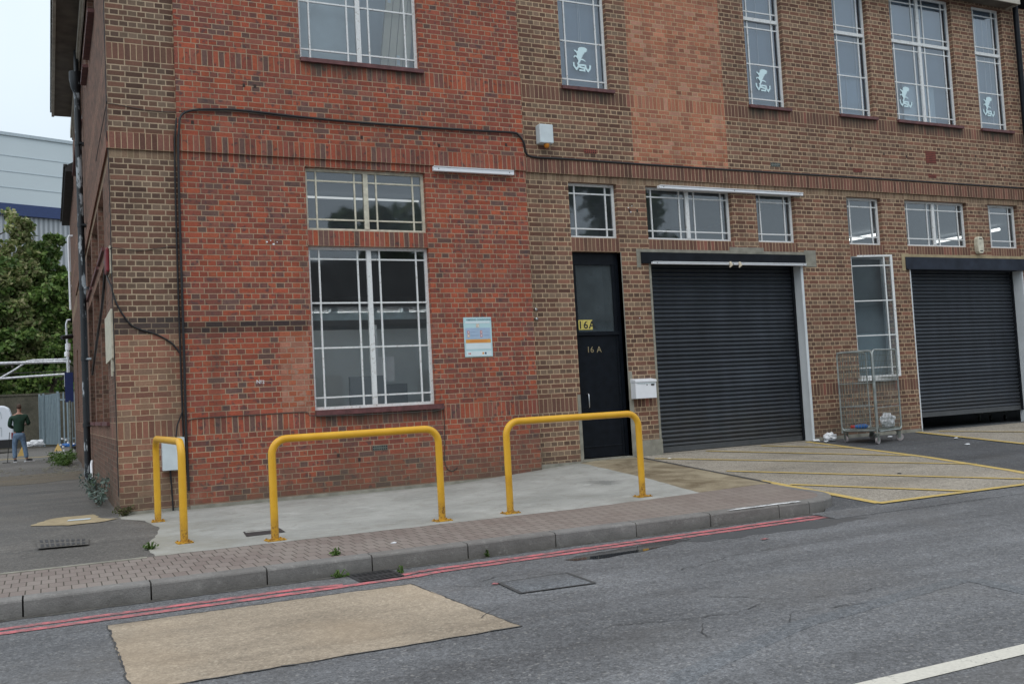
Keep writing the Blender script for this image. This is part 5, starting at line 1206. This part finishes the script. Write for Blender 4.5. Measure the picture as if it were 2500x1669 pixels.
# van
vn = thing('van', 'white van parked beyond the man in green, only its rear in the picture', 'van', (-4.6,36,.0))
prof_v = [(-2.28,.35),(-2.26,.75),(-2.30,1.5),(-2.42,2.02),(-2.60,2.13),(-5.2,2.15),(-5.6,2.05),(-6.25,1.3),(-6.95,1.1),(-7.05,.9),(-7.05,.35)]
m = MB(); m.prism(prof_v, 35.9, 37.7); o = m.build('body', MA['van'], vn); fix_normals(o); bevel(o, .09, 3)
m = MB(); m.box(-7.1,-2.22,35.84,37.76,.22,.60); m.build('bumper', MA['vanb'], vn)
m = MB()
for a, b in (((-2.72,.75),(-2.72,1.15)),((-2.72,1.15),(-2.9,1.12)),((-2.7,1.55),(-2.75,1.85)),((-2.75,1.85),(-3.4,1.9))): m.tube([(a[0],35.89,a[1]),(b[0],35.89,b[1])], .012, 4)
m.box(-6.2,-5.3,35.885,35.895,1.35,1.9); m.build('panel_line', MA['wjoint'], vn)
m = MB(); m.box(-2.33,-2.255,35.87,35.9,.64,.9); m.build('tail_light', MA['bell'], vn)
for x in (-3.3,-6.2):
    m = MB(); m.tube([(x,35.83,.33),(x,36.03,.33)], .33, 20); wv = m.build('wheel', MA['rubber'], vn); m = MB(); m.tube([(x,35.82,.33),(x,35.84,.33)], .19, 14); m.build('rim', MA['galv'], wv)

# ================================================================== person
def skin(name, nodes, edges, mat, parent, sub=2):
    o_ = org(parent); me = bpy.data.meshes.new(name); me.from_pydata([tuple(Vector(n[0])-o_) for n in nodes], edges, [])
    ob = bpy.data.objects.new(name, me); scene.collection.objects.link(ob); md = ob.modifiers.new('skin', 'SKIN'); 
    for i, n in enumerate(nodes):
        r = n[1]; r = r if isinstance(r, tuple) else (r, r); me.skin_vertices[0].data[i].radius = r; me.skin_vertices[0].data[i].use_root = (i == 0)
    md.use_smooth_shade = True; s = ob.modifiers.new('sub', 'SUBSURF'); s.levels = sub; s.render_levels = sub
    bpy.context.view_layer.update(); dm = bpy.data.meshes.new_from_object(ob.evaluated_get(bpy.context.evaluated_depsgraph_get()))
    bpy.data.objects.remove(ob); dm.materials.clear(); dm.materials.append(MA[mat])
    q = bpy.data.objects.new(name, dm); scene.collection.objects.link(q); q.parent = parent; return q
pb0 = Vector((-1.70,22.8,0))
man = thing('person', 'man in dark green jacket and blue jeans standing in the alley, seen from behind', 'person', tuple(pb0))
def W(x, y, z): return tuple(pb0+Vector((x, y, z)))   # y + = away from camera (he faces away)
S = 1.07
def Q(x, y, z): return W(x*S, y*S, z*S)
nodes = [(Q(0,0,.93),.10),(Q(0,0,1.10),.125),(Q(0,.0,1.30),.135),(Q(0.01,-.01,1.44),.09),(Q(0.015,.01,1.52),.052),(Q(.02,.02,1.60),.062),(Q(.02,.02,1.69),.075),(Q(.02,.02,1.745),.05),
  (Q(-.09,0,.84),.07),(Q(-.13,.03,.48),.058),(Q(-.12,-.02,.09),.04),(Q(-.12,.13,.04),.035),
  (Q(.09,0,.84),.07),(Q(.15,.04,.48),.058),(Q(.20,.0,.09),.04),(Q(.27,.11,.04),.035),
  (Q(-.19,-.01,1.40),.06),(Q(-.235,.0,1.13),.045),(Q(-.10,.24,1.06),.034),(Q(-.04,.29,1.07),.03),
  (Q(.19,-.01,1.40),.06),(Q(.265,.02,1.16),.045),(Q(.12,.25,1.16),.034),(Q(.06,.30,1.15),.03)]
edges = [(0,1),(1,2),(2,3),(3,4),(4,5),(5,6),(6,7),(0,8),(8,9),(9,10),(10,11),(0,12),(12,13),(13,14),(14,15),(3,16),(16,17),(17,18),(18,19),(3,20),(20,21),(21,22),(22,23)]
for hx, hy, hz, sg in ((-.04,.29,1.07,1),(.06,.30,1.15,-1)):
    hi = 19 if sg == 1 else 23
    for k in range(4):
        i = len(nodes); a = .018*(k-1.5); nodes += [(Q(hx+sg*.03,hy+.015,hz+a),.009),(Q(hx+sg*(.055+.005*k),hy+.005,hz+a-.01),.008)]; edges += [(hi,i),(i,i+1)]
    i = len(nodes); nodes += [(Q(hx,hy-.03,hz+.03),.01)]; edges += [(hi,i)]
skin('body', nodes, edges, 'skin', man)
skin('jacket', [(Q(0,0,.84),(.165,.125)),(Q(0,0,1.02),(.18,.135)),(Q(0,0,1.20),(.19,.14)),(Q(0.01,-.01,1.36),(.175,.125)),(Q(0.015,0,1.47),(.085,.08)),(Q(-.21,-.01,1.385),.085),(Q(-.255,-.01,1.13),.07),(Q(-.14,.21,1.06),.05),(Q(.21,-.01,1.395),.085),(Q(.285,.01,1.16),.07),(Q(.20,.20,1.18),.05)],
     [(0,1),(1,2),(2,3),(3,4),(3,5),(5,6),(6,7),(3,8),(8,9),(9,10)], 'jacket', man)
skin('jeans', [(Q(0,0,.96),(.15,.115)),(Q(0,0,.86),(.155,.12)),(Q(-.10,0,.78),.105),(Q(-.13,.03,.46),.078),(Q(-.125,-.01,.10),.072),(Q(.10,0,.78),.105),(Q(.15,.04,.46),.078),(Q(.20,.0,.10),.072)],
     [(0,1),(1,2),(2,3),(3,4),(1,5),(5,6),(6,7)], 'jeans', man)
skin('hair', [(Q(.02,0,1.63),.068),(Q(.02,-.005,1.70),.088),(Q(.02,.01,1.765),.068),(Q(.02,.07,1.77),.045)], [(0,1),(1,2),(2,3)], 'hair', man)
for sx_, x0, y0, x1, y1 in ((0,-.12,-.07,-.11,.15),(1,.19,-.04,.36,.06)):
    s_ = skin('shoe', [(Q(x0,y0,.055),.05),(Q((x0+x1)/2,(y0+y1)/2,.05),.05),(Q(x1,y1,.04),.042)], [(0,1),(1,2)], 'shoe', man)
    m = MB(); A_ = Vector((x0,y0)); B_ = Vector((x1,y1)); d_ = (B_-A_).normalized(); A_ -= d_*.05; B_ += d_*.05; n_ = Vector((-d_.y, d_.x))*.048
    P4 = [A_-n_, B_-n_, B_+n_, A_+n_]; m.poly([Q(p.x,p.y,.0) for p in P4]+[Q(p.x,p.y,.028) for p in P4], [(0,3,2,1),(4,5,6,7),(0,1,5,4),(1,2,6,5),(2,3,7,6),(3,0,4,7)]); m.build('sole', MA['sole'], s_)
m = MB(); m.tube([W(-.27,-.1,1.0), W(-.33,-.12,.30), W(-.35,-.12,.02)], .012, 6); m.box(*[q for p in ((pb0.x-.50,pb0.x-.26),(pb0.y-.16,pb0.y-.10),(.0,.02)) for q in p]); o = m.build('picker_stick', MA['cable'], None, loc=W(-.35,-.12,0)); tag(o, 'thin black stick standing at the left side of the man in green', 'stick')

# ================================================================== across the road (mirrored in the glass)
op = thing('opposite_building', 'white walled building with a dark roof across the road, outside the picture', 'building', (5,-30,0))
m = MB(); m.box(-25,40,-40,-27,-.2,4.6); m.build('wall', MA['wclad'], op)
m = MB(); m.prism([(-26.4,4.6),(-33.5,8.6),(-40.6,4.6)], -26, 41, f=lambda a, y, b: (y, a, b)); fix_normals(m.build('roof', MA['tile'], op))
for k in range(10): MB().box(-22+k*6,-19.5+k*6,-27,-26.96,1.0,2.6).build('window', MA['intd'], op)

for i, (x, y, h) in enumerate(((10,-43,11),(18,-42,14),(28,-43,17.5),(33,-42,18.5),(38,-44,17.5))):
    tree(['leftmost','second','middle','fourth','rightmost'][i]+' tree of the row behind the white building across the road', (x,y,-.2), 4.0, h, 3200, 'leaf', 30+i, .55)
